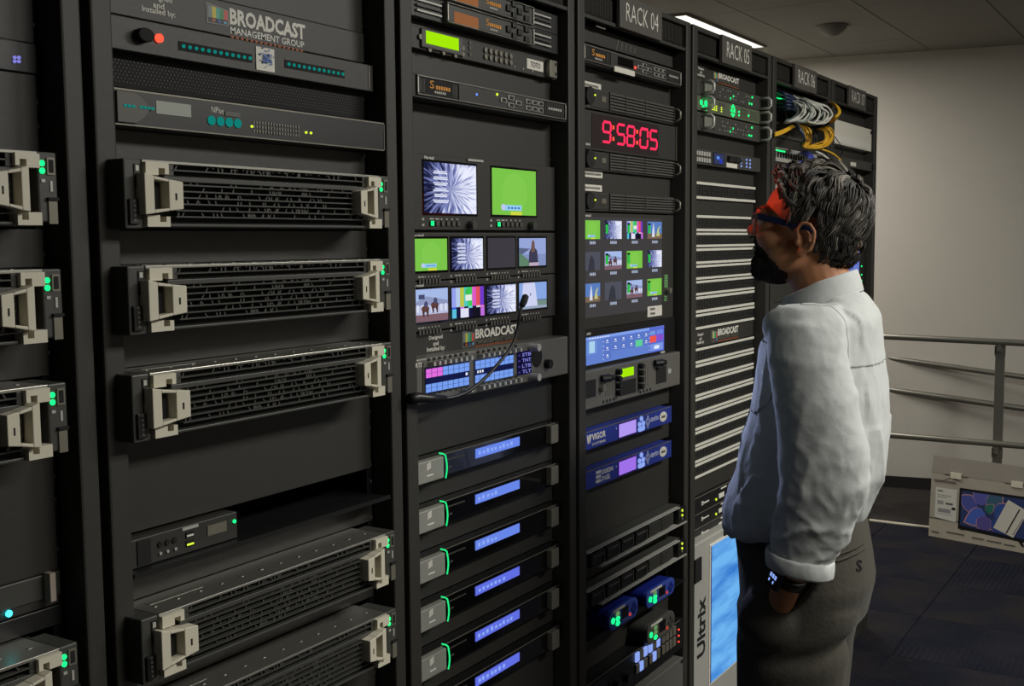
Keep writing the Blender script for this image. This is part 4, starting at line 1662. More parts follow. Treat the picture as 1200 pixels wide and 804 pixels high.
def digit(ch, x0, x1, z0, z1):
    mb = MB()
    w_, h_ = x1-x0, z1-z0
    t = w_*.125
    g = w_*.035
    sh = w_*.10
    zm = (z0+z1)/2

    def hbar(z):
        pts = [(x0+t*.6+g, z), (x0+t+g, z-t/2), (x1-t-g, z-t/2), (x1-t*.6-g, z), (x1-t-g, z+t/2), (x0+t+g, z+t/2)]
        return pts

    def vbar(x, za, zb):
        return [(x, za+g), (x+t/2, za+t/2+g), (x+t/2, zb-t/2-g), (x, zb-g), (x-t/2, zb-t/2-g), (x-t/2, za+t/2+g)]
    segs = {'a': hbar(z1-t/2), 'g': hbar(zm), 'd': hbar(z0+t/2), 'f': vbar(x0+t/2, zm, z1-t/2), 'b': vbar(x1-t/2, zm, z1-t/2), 'e': vbar(x0+t/2, z0+t/2, zm), 'c': vbar(x1-t/2, z0+t/2, zm)}
    for s_ in SEG[ch]:
        pts = [(p[0]+sh*((p[1]-z0)/h_-.5), p[1]) for p in segs[s_]]
        MB().prism(pts, d.y-.0022, d.y-.001).build('digit_segment', M['clockred'], d.root)


zt_, zb_ = Z(.80), Z(.22)
for ch, u0, u1 in (('9', 260, 319), ('5', 357, 413), ('8', 424, 478), ('0', 511, 568), ('5', 579, 631)):
    digit(ch, X(u0), X(u1), zb_, zt_)
for u in (334, 494):
    for v in (.66, .36):
        MB().box(X(u)-.0028, X(u)+.0028, d.y-.0022, d.y-.001, Z(v)-.004, Z(v)+.004).build('colon_dot', M['led_red'], d.root)
spot('clock_added_spot', (1.262, -.005, (d.z0+d.z1)/2), (1.29, -.37, 1.632), 5.0, (1, .07, .03), 22)  # added lamp reddening his forehead; the digits alone are too weak
MB().box(d.x1-.004, d.x1-.002, d.y-.004, d.y, d.z0, d.z1).build('edge_trim', M['grey'], d.root)
MB().box(X(150), X(180), d.y-.0008, d.y, Z(.10), Z(.15)).build('maker_mark', M['silver'], d.root)

# ---- twelve-picture monitor
CQ = (660, 240, 5.3625)
d = Dev(2, 'multiview_monitor', 'tall dark monitor with twelve small pictures in three rows', 'monitor', 686, 249, 387, y=.03, body='panel', depth=.08, body_name='housing')
d.t = CQ
H = d.z1-d.z0
X = lambda u: d.P(u, 300)[0]
Z = lambda v: d.z0+H*v
MB().box(X(120), X(618), d.y-.0008, d.y, Z(.10), Z(.965)).build('screen_glass', M['screen_grey'], d.root)
cols = ((132, 228), (258, 364), (396, 494), (526, 616))
rows = ((.775, .935), (.505, .665), (.235, .395))
kinds = ((green_screen, streak_screen, bars_screen, runner_screen), (dusk_screen, stadium_screen, green_screen, streak_screen), (runner_screen, dusk_screen, stadium_screen, green_screen))
for (v0, v1), ks in zip(rows, kinds):
    for (u0, u1), f in zip(cols, ks):
        q = (X(u0), X(u1), Z(v0), Z(v1))
        if f is streak_screen:
            streak_screen(d, q, .0014, text=False, name='picture')
        else:
            f(d, q, .0014)
        p = Pic(d, (q[0], q[1], q[2]-.012, q[2]-.004), .0014)
        for i in range(4):
            p.rect(.32+i*.1, .1, .39+i*.1, .9, (170, 180, 205))
        p.build('picture_name')
        if f is not dusk_screen and u0 != 132:
            p = Pic(d, (q[0], q[0]+(q[1]-q[0])*.16, q[2]+(q[3]-q[2])*.3, q[2]+(q[3]-q[2])*.9), .003)
            p.rect(0, 0, 1, 1, (20, 30, 24))
            p.rect(.1, 0, .5, .8, (50, 200, 80))
            p.rect(.6, 0, 1, .8, (50, 200, 80))
            p.build('level_meter')
put_text(MB(), 'Marshall', X(110), X(172), Z(.965), Z(.985), d.y-.0008, bold=.02).build('lettering', M['white'], d.root)
q = (X(526), X(617), Z(.035), Z(.135))
st = MB().box(*q[:2], d.y-.002, d.y-.001, *q[2:]).build('white_sticker', M['label'], d.root)
mb = MB()
for j in range(2):
    for i in range(4):
        mb.box(q[0]+.016+i*.007, q[0]+.021+i*.007, d.y-.0024, d.y-.002, q[2]+.005+j*.011, q[2]+.010+j*.011)
mb.build('small_print', M['char'], st, stuff=True)
d.many('status_marks', [(X(636), X(656), Z(.42-i*.016)-.002, Z(.42-i*.016)+.001) for i in range(8)], 'led_dimgreen', px=False)
d.many('side_keys', [(X(636), X(650), Z(.22-i*.02)-.003, Z(.22-i*.02)) for i in range(3)], 'led_dimgreen', px=False)
MB().tube([(X(650), d.y, Z(.27)), (X(650), d.y-.012, Z(.27))], .007, 12).build('side_knob', M['grey'], d.root)

# ---- touch strip
CT = (660, 370, 6.7)
d = Dev(2, 'touch_panel', 'wide bright blue touch screen with a red and a green button', 'monitor', 687, 387.5, 434, y=.025, body='black', depth=.08, body_name='housing')
d.t = CT
H = d.z1-d.z0
X = lambda u: d.P(u, 240)[0]
q = (X(176), X(788), d.z0+.115*H, d.z0+.82*H)
p = Pic(d, q, .001)
p.rect(0, 0, 1, 1, (98, 128, 205))
p.rect(0, .9, 1, 1, (130, 160, 235))
p.rect(.0, .36, .13, .84, (105, 140, 215))
p.rect(.035, .42, .1, .84, (170, 210, 235))
for i in range(6):
    for j in range(3):
        if j == 2 and i > 0:
            continue
        u, v = .2+i*.098, .62-j*.27
        p.rect(u, v, u+.093, v+.25, (88, 116, 196))
        if (i, j) != (4, 1):
            p.rect(u+.036, v+.13, u+.056, v+.18, (240, 245, 255))
            p.rect(u+.026, v+.07, u+.066, v+.09, (215, 225, 250))
p.rect(.2+4*.098, .35, .2+4*.098+.093, .60, (95, 205, 150))
p.rect(.78, .0, .985, 1, (90, 105, 205))
p.rect(.785, .4, .875, .66, (235, 85, 75))
p.rect(.88, .44, .975, .66, (140, 80, 205))
p.rect(.79, .7, .86, .86, (115, 150, 220))
p.rect(.88, .7, .97, .86, (110, 135, 225))
p.rect(.79, .06, .97, .34, (120, 150, 225))
p.rect(.845, .12, .915, .26, (225, 235, 250))
for i in range(5):
    p.rect(.185, .1+i*.16, .192, .14+i*.16, (225, 230, 250))
    p.rect(.77, .1+i*.16, .777, .14+i*.16, (225, 230, 250))
for i in range(8):
    p.rect(.02+i*.03, .93, .04+i*.03, .97, (220, 230, 250))
p.build('screen')
spot('touch_panel_added_spot', (1.5, -.005, (d.z0+d.z1)/2), (1.22, -.45, 1.12), 7.0, (.52, .6, 1), 66)  # added lamp for bluish light on his shirt front, beyond the screen's own
for (u0, u1, v0, v1) in ((183, 215, .88, .94), (762, 796, .03, .085)):
    MB().box(X(u0), X(u1), d.y-.0008, d.y, d.z0+v0*H, d.z0+v1*H).build('maker_mark', M['silver'], d.root)

# ---- silver speaker panel
d = Dev(2, 'monitor_speaker_panel', 'silver two-unit panel with three dark cut-outs and a lime display', 'rack unit', 687, 435.5, 481, y=.01, body='silver_dim', bevel=.003)
d.t = CT
H = d.z1-d.z0
X = lambda u: d.P(u, 530)[0]
Z = lambda v: d.z0+H*v
for (u0, u1, v0, v1) in ((150, 255, .3, .76), (443, 570, .13, .53), (728, 808, .2, .68)):
    MB().box(X(u0), X(u1), d.y-.001, d.y, Z(v0), Z(v1)).build('cut_out', M['dark'], d.root, bevel=.006)
MB().box(X(452), X(550), d.y-.0015, d.y, Z(.63), Z(.86)).build('display', M['lcd_green'], d.root)
for u, v0 in ((420, .82), (595, .84)):
    for i in range(4):
        MB().tube([(X(u), d.y, Z(v0-i*.19)), (X(u), d.y-.012, Z(v0-i*.19))], .0068, 12).build('knob', M['dark'], d.root)
for u, v in ((310, .74), (725, .83)):
    MB().tube([(X(u)-.012, d.y-.004, Z(v)), (X(u)+.004, d.y-.014, Z(v)), (X(u)+.018, d.y-.018, Z(v))], [.008, .009, .006], 12).build('plug_lever', M['black'], d.root)
mb = MB()
for (ua, ub) in ((330, 400), (610, 680)):
    for i in range(4):
        u = ua+(ub-ua)*i/4
        mb.box(X(u), X(u+8), d.y-.001, d.y, Z(.24), Z(.84))
mb.build('meter_grooves', M['grey'], d.root, stuff=True)
mb = MB()
for ua in (315, 605):
    for i in range(4):
        mb.disc(X(ua+i*26), Z(.1), .0035, d.y-.0012, d.y, 10)
mb.build('jack_holes', M['dark'], d.root, stuff=True)
MB().tube([(X(295), d.y, Z(.5)), (X(295), d.y-.01, Z(.5))], .009, 14).build('headphone_socket', M['steel'], d.root)
MB().box(X(822), X(845), d.y-.0008, d.y, Z(.42), Z(.56)).build('maker_mark', M['silver'], d.root)


# ---- two blue units
def blue_unit(t, b, label, first):
    d = Dev(2, 'blue_unit', label, 'rack unit', 688.6, t, b, y=.015, body='blue', x1=at(784.5, 500, .015)[0])
    H = d.z1-d.z0
    s = 7.313
    X = lambda u: at(680+u/s, 510, d.y)[0]
    Z = lambda v: d.z0+H*v
    MB().box(d.x0, d.x1, d.y-.001, d.y, Z(.955), Z(1.)).build('top_edge', M['grey'], d.root)
    q = (X(328), X(474), Z(.12), Z(.86))
    MB().box(q[0]-.003, q[1]+.004, d.y-.001, d.y, q[2]-.003, q[3]+.003).build('display_frame', M['blue_dark'], d.root)
    p = Pic(d, q, .0014)
    p.rect(0, 0, 1, 1, (176, 150, 240) if first else (158, 112, 232))
    p.build('display')
    for (u, v) in ((520, .8), (504, .5), (536, .5), (520, .2), (504, .2), (536, .22)):
        MB().disc(X(u), Z(v), .0068, d.y-.003, d.y, 12, rz=.0058).build('lit_key', M['key_blue'], d.root)
    mb = MB()
    x, z, r_ = X(577), Z(.5), .40*H
    for i in range(4):
        for (a, b_) in ((1, .82), (.55, .38)):
            p0, p1 = [(x+.013*math.cos(math.pi/2*k_)*1., z+r_*math.sin(math.pi/2*k_)) for k_ in (i, i+1)]
            mb.prism([(x+(p0[0]-x)*a, z+(p0[1]-z)*a), (x+(p1[0]-x)*a, z+(p1[1]-z)*a), (x+(p1[0]-x)*b_, z+(p1[1]-z)*b_), (x+(p0[0]-x)*b_, z+(p0[1]-z)*b_)][::-1], d.y-.0008, d.y)
    mb.build('emblem', M['key_white'], d.root, stuff=True)
    put_text(MB(), 'ezerito', X(600), X(668), Z(.42), Z(.74), d.y-.0008, bold=.02).build('lettering', M['key_white'], d.root)
    ov = MB().disc(X(708), Z(.5), X(738)-X(708), d.y-.0012, d.y, 20, rz=.3*H).build('oval_badge', M['label'], d.root)
    mb = MB()
    for i in range(5):
        mb.box(X(692+i*7), X(697+i*7), d.y-.0016, d.y-.0012, Z(.43), Z(.57))
    mb.build('badge_letters', M['sign'], ov, stuff=True)
    MB().disc(X(307), Z(.68), .0022, d.y-.001, d.y, 8).build('indicator', M['key_white'], d.root)
    if first:
        put_text(MB(), 'VIGOR', X(98), X(216), Z(.44), Z(.80), d.y-.0008, bold=.03).build('lettering', M['white'], d.root)
        put_text(MB(), 'SYSTEMS', X(98), X(216), Z(.16), Z(.30), d.y-.0008, bold=.01).build('lettering', M['white'], d.root)
        mb = MB()
        mb.prism([(X(76), Z(.34)), (X(82), Z(.34)), (X(96), Z(.8)), (X(84), Z(.8))], d.y-.0008, d.y)
        mb.prism([(X(54), Z(.8)), (X(62), Z(.34)), (X(70), Z(.34)), (X(80), Z(.8)), (X(70), Z(.8)), (X(66), Z(.55)), (X(62), Z(.8))], d.y-.0008, d.y)
        mb.build('maker_mark', M['white'], d.root, stuff=True)
    else:
        put_text(MB(), 'DISIDN.', X(182), X(284), Z(.54), Z(.80), d.y-.0008, bold=.03).build('lettering', M['white'], d.root)
        put_text(MB(), 'DGE.', X(182), X(256), Z(.18), Z(.44), d.y-.0008, bold=.03).build('lettering', M['white'], d.root)
        mb = MB()
        for v in (.18, .42, .66):
            mb.box(X(132), X(174), d.y-.0008, d.y, Z(v), Z(v+.16))
        mb.build('maker_mark', M['white'], d.root, stuff=True)
    MB().box(d.x1, d.x1+.012, d.y, d.y+.003, d.z0, d.z1).build('right_ear', M['blue'], d.root)


blue_unit(506, 527.8, 'upper blue unit with white two-line lettering and a lilac display', True)
blue_unit(552.3, 574.5, 'blue unit with three white bars and a lilac display, below the other', False)


# ---- two slim servers
def slim_server(t, b, label, pxl=689):
    d = Dev(2, 'slim_server', label, 'server', pxl, t, b, y=-.005, body=None)
    H = d.z1-d.z0
    W = d.x1-d.x0
    X = lambda f: d.x0+W*f
    Z = lambda v: d.z0+H*v
    MB().box(d.x0+.006, d.x1-.006, d.y+.012, .5, d.z0+.002, d.z1).build('chassis', M['char'], d.root)
    MB().box(d.x0, d.x1-.03, d.y, d.y+.012, Z(.94), Z(1.)).build('top_lip', M['silver'], d.root)
    MB().box(X(.1), d.x1, d.y-.006, d.y+.02, Z(.0), Z(.06)).build('bottom_lip', M['silver'], d.root)
    for i in range(6):
        a, b_ = X(.03+i*.14), X(.03+i*.14+.12)
        if i < 4:
            bay = MB().box(a, b_, d.y, d.y+.012, Z(.12), Z(.84)).build('drive_bay', M['black'], d.root, bevel=.001)
            MB().box(a+.005, b_-.01, d.y-.002, d.y, Z(.62), Z(.70)).build('bay_latch', M['sign'], bay)
            MB().box(b_-.008, b_-.003, d.y-.002, d.y, Z(.2), Z(.8)).build('bay_lever', M['char'], bay)
        else:
            for j in range(5):
                MB().box(a, b_+.006, d.y, d.y+.010, Z(.2+j*.14), Z(.2+j*.14+.07)).build('vent_bar', M['char'], d.root)
    MB().box(X(.91), X(1.0), d.y-.002, d.y+.012, Z(.06), Z(.94)).build('right_ear', M['black'], d.root)
    d.discs('status_lights', [(X(.955), Z(.78)), (X(.955), Z(.5))], .0032, 'led_yellow', px=False, base=.002)
    d.discs('dim_lights', [(X(.955), Z(.3))], .002, 'silver', px=False, base=.002)
    return d


slim_server(648.5, 672, 'upper slim black server with small yellow-green lights at its right end')
slim_server(694, 717, 'lower slim black server, right above the two blue rounded boxes')


# ---- rounded boxes
def round_box(px0, px1, t, b, label, blue, y=-.01):
    m_ = (px0+px1)/2
    x0, x1 = at(px0, t, y)[0], at(px1, t, y)[0]
    z1, z0 = at(m_, t, y)[1], at(m_, b, y)[1]
    r = thing('converter_box', label, 'converter', (x0, y, z0))
    R_ = (z1-z0)*.42
    pts = []
    for (cx, cz, a0) in ((x1-R_, z0+R_, -90), (x1-R_, z1-R_, 0), (x0+R_, z1-R_, 90), (x0+R_, z0+R_, 180)):
        for i in range(6):
            a = math.radians(a0+i*18)
            pts.append((cx+R_*math.cos(a), cz+R_*math.sin(a)))
    main = M['blue_box'] if blue else M['char']
    MB().prism(pts, y+.004, y+.12).build('casing', main, r, bevel=.002)
    MB().prism(pts, y-.004, y+.0045).build('face', M['blue_face'] if blue else M['sign'], r, bevel=.002)
    W, H = x1-x0, z1-z0
    X = lambda f: x0+W*f
    Z = lambda v: z0+H*v
    f = y-.004
    MB().box(X(.42), X(.64), f-.001, f, Z(.3), Z(.84)).build('display', M['gloss'], r)
    st = MB().box(X(.12), X(.52), f-.001, f, Z(.86), Z(.99)).build('label_strip', M['label'], r)
    for i in range(3):
        MB().disc(X(.28), Z(.24+i*.24), .009, f-.002, f, 12, rz=.0055).build('lit_key', M['led_green'] if (i < 1 or (blue and i < 2)) else M['led_dimgreen'], r)
    MB().disc(X(.12), Z(.5), .007, f-.002, f, 12).build('lit_key', M['led_green'], r)
    for (u, v) in ((.84, .7), (.78, .5), (.9, .5), (.84, .3)):
        MB().disc(X(u), Z(v), .005, f-.002, f, 10).build('key', M['blue_box'] if blue else M['char'], r)
    MB().box(X(.42), X(.64), f-.001, f, Z(.18), Z(.22)).build('key_legend', M['grey'], r)
    MB().disc(X(.70), Z(.3), .004, f-.002, f, 10).build('red_mark', M['red_print'], r)
    return r


round_box(712, 746, 708, 731, 'left blue rounded converter box with green lit keys', True)
round_box(756, 789, 685, 704, 'right blue rounded converter box with green lit keys', True)
round_box(757, 789, 724, 747, 'dark grey rounded converter box above the keypad panel', False)
SPANS[2].append((at(700, 738, .04)[1], at(689, 717.5, .04)[1]))
sh = thing('rack_shelf', 'dark shelf carrying the two blue rounded converter boxes', 'shelf', (2*RP+.04, 0, 0))
za = at(712, 738, -.01)[1]-.001
zb = at(757, 764, -.01)[1]-.001
sh.location.z = za
MB().box(2*RP+.04, 2*RP+.558, -.008, .4, za-.003, za).build('shelf_plate', M['black'], sh)

# ---- keypad panel below
d = Dev(2, 'keypad_panel', 'dark panel with blocks of pale lit keys under the grey rounded box', 'rack unit', 691, 801, 842, y=.0, body='black')
W = d.x1-d.x0
H = d.z1-d.z0
for (f0, n_, lit) in ((.46, 3, True), (.60, 3, True), (.74, 4, False)):
    for j in range(2):
        for i in range(n_):
            on = lit and (i+j) % 2 == 0
            x, z = d.x0+W*(f0+i*.042), d.z0+H*(.66-.36*j)
            MB().box(x, x+W*.034, d.y-.005, d.y, z, z+H*.28).build('key', M['key_blue'] if on else M['grey'], d.root, bevel=.001)
for f0 in (.26, .36):
    MB().tube([(d.x0+W*f0, d.y, d.z0+H*.45), (d.x0+W*f0, d.y-.014, d.z0+H*.45)], .012, 16).build('knob', M['dark'], d.root)
MB().box(d.x0+W*.02, d.x0+W*.2, d.y-.001, d.y, d.z0+.1*H, d.z0+.9*H).build('display', M['gloss'], d.root)
d.discs('red_lights', [(d.x0+W*.95, d.z0+H*(.3+.2*i)) for i in range(3)], .0022, 'led_red', px=False)
MB().box(d.x0, d.x1-.02, d.y-.001, d.y, d.z1-.0015, d.z1).build('top_edge', M['grey'], d.root)
# grey box at the foot
x0 = at(752, 800, -.004)[0]
z1 = at(789, 779, -.004)[1]
g = thing('grey_box', 'plain pale grey box at the foot of the fourth rack', 'box', (x0, -.004, .35))
MB().box(x0-.2, 2*RP+.556, -.004, .3, z1-.26, z1).build('box_body', M['silver_dim'], g, bevel=.002)
MB().box(2*RP+.54, 2*RP+.552, -.006, -.003, z1-.012, z1-.004).build('screw', M['dark'], g)

# ------------------------------------------------------------------ fifth rack
CE = (810, 70, 6.18)
d = Dev(3, 'brand_plate', 'black BROADCAST plate at the top of the fifth rack under its sign', 'panel', 817, 75, 91, depth=.003)
X = lambda u: at(810+u/6.18, 90, d.y)[0]
brand_flat(d, X(160), X(195), X(196), X(345), (X(42), X(96)))


def pull_handles(d, xs, H):
    for x in xs:
        MB().tube([(x, d.y, d.z0+.88*H), (x, d.y-.026, d.z0+.86*H), (x+.002, d.y-.032, d.z0+.7*H), (x+.002, d.y-.032, d.z0+.3*H), (x, d.y-.026, d.z0+.14*H), (x, d.y, d.z0+.12*H)], .0042, 8).build('pull_handle', M['silver'], d.root, smooth=True)


def handled_amp(t, b, label, green):
    d = Dev(3, 'receiver_decoder', label, 'rack unit', 817.5, t, b, y=.02, body='green_grey' if green else 'char', x1=3*RP+.558)
    H = d.z1-d.z0
    W = d.x1-d.x0
    X = lambda u: at(810+u/6.18, 115, d.y)[0]
    Z = lambda v: d.z0+H*v
    pull_handles(d, (X(78), d.x1-.006), H)
    if not green:
        MB().box(X(88), X(165), d.y-.001, d.y, Z(.2), Z(.9)).build('display_frame', M['black'], d.root)
        MB().box(X(95), X(160), d.y-.0016, d.y-.001, Z(.28), Z(.84)).build('display', M['lcd_dim'], d.root)
        mb = MB()
        rr = random.Random(int(t))
        pos = []
        for i in range(12):
            for j in range(3):
                if rr.random() < .7:
                    pos.append((X(205+i*19), Z(.75-j*.24)))
        d.discs('small_keys', [p for i, p in enumerate(pos) if i % 4], .0022, 'silver', px=False)
        d.discs('signal_lights', [(X(282), Z(.28)), (X(302), Z(.5)), (X(420), Z(.3)), (X(436), Z(.3)), (X(440), Z(.8))], .003, 'led_green', px=False)
    else:
        for i, (u, v, r_) in enumerate(((72, .55, .007), (105, .55, .0085), (85, .25, .006), (108, .24, .006))):
            MB().disc(X(u), Z(v), r_, d.y-.0016, d.y, 14).build('lit_key', M['led_green'], d.root)
        mb = MB()
        for i in range(3):
            for j in range(3):
                mb.box(X(150+i*14), X(158+i*14), d.y-.001, d.y, Z(.22+j*.14), Z(.30+j*.14))
            mb.box(X(216), X(222), d.y-.001, d.y, Z(.22+i*.14), Z(.3+i*.14))
        mb.build('signal_lights', M['led_yellow'], d.root, stuff=True)
        MB().box(X(203), X(245), d.y-.001, d.y, Z(.62), Z(.86)).build('dim_display', M['sign'], d.root)
        for i in range(8):
            a = i*math.pi/4
            MB().disc(X(302)+.012*math.cos(a), Z(.52)+.014*math.sin(a), .0032, d.y-.0016, d.y, 10).build('lit_key', M['led_green'], d.root)
        mb = MB()
        for cx in (378, 450):
            for i in range(6):
                for j in range(4):
                    x, z = X(cx-22+i*9), Z(.2+j*.17)
                    mb.prism([(x, z), (x+.006, z+.002), (x+.008, z+.004), (x+.002, z+.002)], d.y-.0008, d.y)
        mb.build('speaker_slots', M['dark'], d.root, stuff=True)
        d.discs('green_lights', [(X(346), Z(.3)), (X(346), Z(.55)), (X(415), Z(.45))], .0028, 'led_green', px=False)
        put_text(MB(), 'QC', X(286), X(318), Z(.36), Z(.68), d.y-.002, bold=.02).build('lettering', M['led_green'], d.root)
    MB().box(d.x0, d.x1, d.y-.0008, d.y, d.z1-.0012, d.z1).build('top_edge', M['grey'], d.root)
    return d


handled_amp(92, 110, 'upper of two grey units with handles, display and tiny green lights', False)
handled_amp(111, 128.5, 'greenish unit with handles and glowing green keys, between two grey ones', True)
handled_amp(131, 152.5, 'lower of two grey units with handles, below the glowing green one', False)

d = Dev(3, 'switch_controller', 'grey controller with pale keys at left and a blue screen', 'rack unit', 817, 173.6, 192, y=.02, body='char')
H = d.z1-d.z0
X = lambda u: at(810+u/6.18, 182, d.y)[0]
Z = lambda v: d.z0+H*v
for j in range(2):
    for i in range(6):
        MB().box(X(30+i*18), X(44+i*18), d.y-.003, d.y, Z(.56-j*.4), Z(.84-j*.4)).build('key', M['silver'], d.root)
MB().box(X(156), X(240), d.y-.001, d.y, Z(.1), Z(.92)).build('screen_bezel', M['black'], d.root)
p = Pic(d, (X(162), X(235), Z(.16), Z(.86)), .0014)
p.rect(0, 0, 1, 1, (52, 58, 92))
p.ell(.4, .6, .16, .16, (90, 140, 235))
p.poly([(.5, .5), (.75, .5), (.75, .1), (.6, .1)], (40, 60, 190))
p.build('screen')
for u in (282, 328):
    MB().box(X(u-22), X(u+20), d.y-.008, d.y, Z(.45), Z(.8)).build('connector', M['dark'], d.root)
MB().box(X(255), X(333), d.y-.0008, d.y, Z(.04), Z(.34)).build('white_label', M['label'], d.root)
d.discs('blue_lights', [(X(u), Z(v)) for u in (362, 400, 425) for v in (.25, .5, .75)], .003, 'key_blue', px=False)


# ---- patchbays
def patchbay(t, b, label):
    d = Dev(3, 'patchbay', label, 'patchbay', 818, t, b, y=.036, body='black', depth=.1, group='patchbays of the fifth rack')
    H = d.z1-d.z0
    for z in (d.z0, d.z1-.2*H):
        MB().box(d.x0, d.x1-.004, d.y-.004, d.y, z+.02*H, z+.18*H).build('designation_strip', M['strip'], d.root, bevel=.0008)
    mb = MB()
    n_ = 26
    for j in range(2):
        for i in range(n_):
            x = d.x0+.012+(d.x1-d.x0-.03)*i/(n_-1)
            z = d.z0+H*(.36+.27*j)
            mb.box(x-.0052, x+.0052, d.y-.0012, d.y, z-.09*H, z+.09*H)
    mb.build('jack_bezels', M['char'], d.root, stuff=True)
    mb = MB()
    for j in range(2):
        for i in range(n_):
            x = d.x0+.012+(d.x1-d.x0-.03)*i/(n_-1)
            z = d.z0+H*(.36+.27*j)
            mb.disc(x, z, .0032, d.y-.0018, d.y-.001, 8)
    mb.build('jack_holes', M['dark'], d.root, stuff=True)


ED = (790, 170, 3.493)
EE = (790, 380, 3.657)
py = lambda v, e=ED: e[1]+v/e[2]
bays = [(py(148), py(222), 'single patchbay set apart at the top of the column of patchbays')]
ups = (284, 356, 421, 490, 554, 618, 690, 758)
NAMES = ('first', 'second', 'third', 'fourth', 'fifth', 'sixth', 'seventh', 'eighth')
for i in range(7):
    bays.append((py(ups[i])+.4, py(ups[i+1])-.4, NAMES[i]+' patchbay in the block above the small BROADCAST plate'))
lo = (100, 170, 241, 313, 384, 455, 525, 593, 660)
for i in range(8):
    bays.append((py(lo[i], EE)+.4, py(lo[i+1], EE)-.4, NAMES[i]+' patchbay in the block below the small BROADCAST plate'))
for t, b, l in bays:
    patchbay(t, b, l)
d = Dev(3, 'brand_plate', 'small BROADCAST plate between the two blocks of patchbays', 'panel', 818, py(758)+.6, py(98, EE), depth=.003)
X = lambda u: at(790+u/3.493, 392, d.y)[0]
brand_flat(d, X(152), X(176), X(178), X(262), (X(92), X(122)))

# ---- three network units
for i, (t, b) in enumerate(((582.7, 601.5), (602, 618.5), (619, 636))):
    d = Dev(3, 'network_unit', ('topmost', 'middle', 'lowest')[i]+' of three flat black units above the big pale router', 'rack unit', 818, t, b, y=.03, body='black', group='flat units above the router')
    H = d.z1-d.z0
    X = lambda u: at(805+u/3.3, 600, d.y)[0]
    Z = lambda v: d.z0+H*v
    MB().box(d.x0, d.x1, d.y-.001, d.y, d.z1-.0018, d.z1).build('top_edge', M['grey'], d.root)
    mb = MB()
    mb.box(X(58), X(84), d.y-.001, d.y, Z(.42), Z(.5)).box(X(56), X(62), d.y-.001, d.y, Z(.36), Z(.6)).box(X(130), X(152), d.y-.001, d.y, Z(.78), Z(.86))
    mb.build('maker_mark', M['white'], d.root, stuff=True)
    MB().box(X(122), X(142), d.y-.0012, d.y, Z(.24), Z(.54)).build('white_tag', M['label'], d.root)
    d.discs('signal_light', [(X(112), Z(.28))], .0035, 'led_yellow', px=False)

# ---- big router
d = Dev(3, 'video_router', 'big pale router with upright dark lettering and a tall bright blue screen', 'router', 818, 637, 860, y=.0, body='silver', depth=.3, bevel=.004, x1=3*RP+.558)
X = lambda px: at(px, 720, d.y)[0]
zt = d.z1
q = (X(831.5), X(871), d.z0-.02, at(831, 641, 0)[1])
q = (q[0], q[1], at(831, 801, 0)[1], q[3])
MB().box(q[0]-.006, q[1]+.004, d.y-.003, d.y, q[2]-.006, q[3]+.006).build('screen_bezel', M['white'], d.root, bevel=.002)
sb = MB()
sb.face([(q[0], d.y-.0036, q[2]), (q[1], d.y-.0036, q[2]), (q[1], d.y-.0036, q[3]), (q[0], d.y-.0036, q[3])])
sb.build('screen', M['blue_screen'], d.root)
for (a, b_) in ((0, .01), (.99, 1.)):
    w_ = q[1]-q[0]
    MB().box(q[0]+w_*a, q[0]+w_*b_+.0006, d.y-.0042, d.y-.003, q[2], q[3]).build('screen_edge', M['blue_dark'], d.root)
put_text(MB(), 'Ultrix', X(817), X(826.5), at(823, 768, 0)[1], at(823, 700, 0)[1], d.y-.0008, bold=.03, vertical=True).build('lettering', M['dark'], d.root)
MB().box(X(813), X(820.5), d.y-.004, d.y, at(818, 681, 0)[1], at(818, 654, 0)[1]).build('latch', M['dark'], d.root)
MB().box(X(847), X(866), d.y-.004, d.y, zt-.022, zt-.006).build('latch', M['dark'], d.root, bevel=.002)
MB().tube([(X(868), d.y, at(868, 688, 0)[1]), (X(868), d.y-.012, at(868, 691, 0)[1]), (X(868), d.y-.012, at(868, 706, 0)[1]), (X(868), d.y, at(868, 709, 0)[1])], .004, 8).build('door_pull', M['silver'], d.root)

# ------------------------------------------------------------------ sixth rack: patch panels and loose cables
def patch_panel(px, t, b, label, body, lit=None):
    d = Dev(4, 'network_patch_bay', label, 'patch panel', px, t, b, y=.035, body=body, depth=.1)
    H = d.z1-d.z0
    mb = MB()
    n_ = 20
    for i in range(n_):
        x = d.x0+.02+(d.x1-d.x0-.04)*i/(n_-1)
        mb.box(x-.007, x+.007, d.y-.0012, d.y, d.z0+.3*H, d.z0+.7*H)
    mb.build('port_row', M['dark'], d.root, stuff=True)
    if lit:
        mb = MB()
        for i in range(10):
            x = d.x0+.03+i*.016
            mb.box(x, x+.012, d.y-.002, d.y, d.z0+.72*H, d.z0+.80*H)
        mb.build('lit_row', M[lit], d.root, stuff=True)
    return d


pp = [patch_panel(910, 106, 138, 'dark patch panel with a teal-lit row behind the white cable bundle', 'black', 'led_green'),
      patch_panel(910, 146, 160, 'patch panel behind the yellow cables of the sixth rack', 'char'),
      patch_panel(910, 172, 189, 'white network switch with blue cables in the sixth rack', 'silver', 'led_green'),
      patch_panel(910, 203, 222, 'white panel at the hairline of the man, sixth rack', 'silver')]


NTH = ('first', 'second', 'third', 'fourth', 'fifth', 'sixth', 'seventh', 'eighth', 'ninth', 'tenth', 'eleventh', 'twelfth', 'thirteenth', 'fourteenth', 'fifteenth')


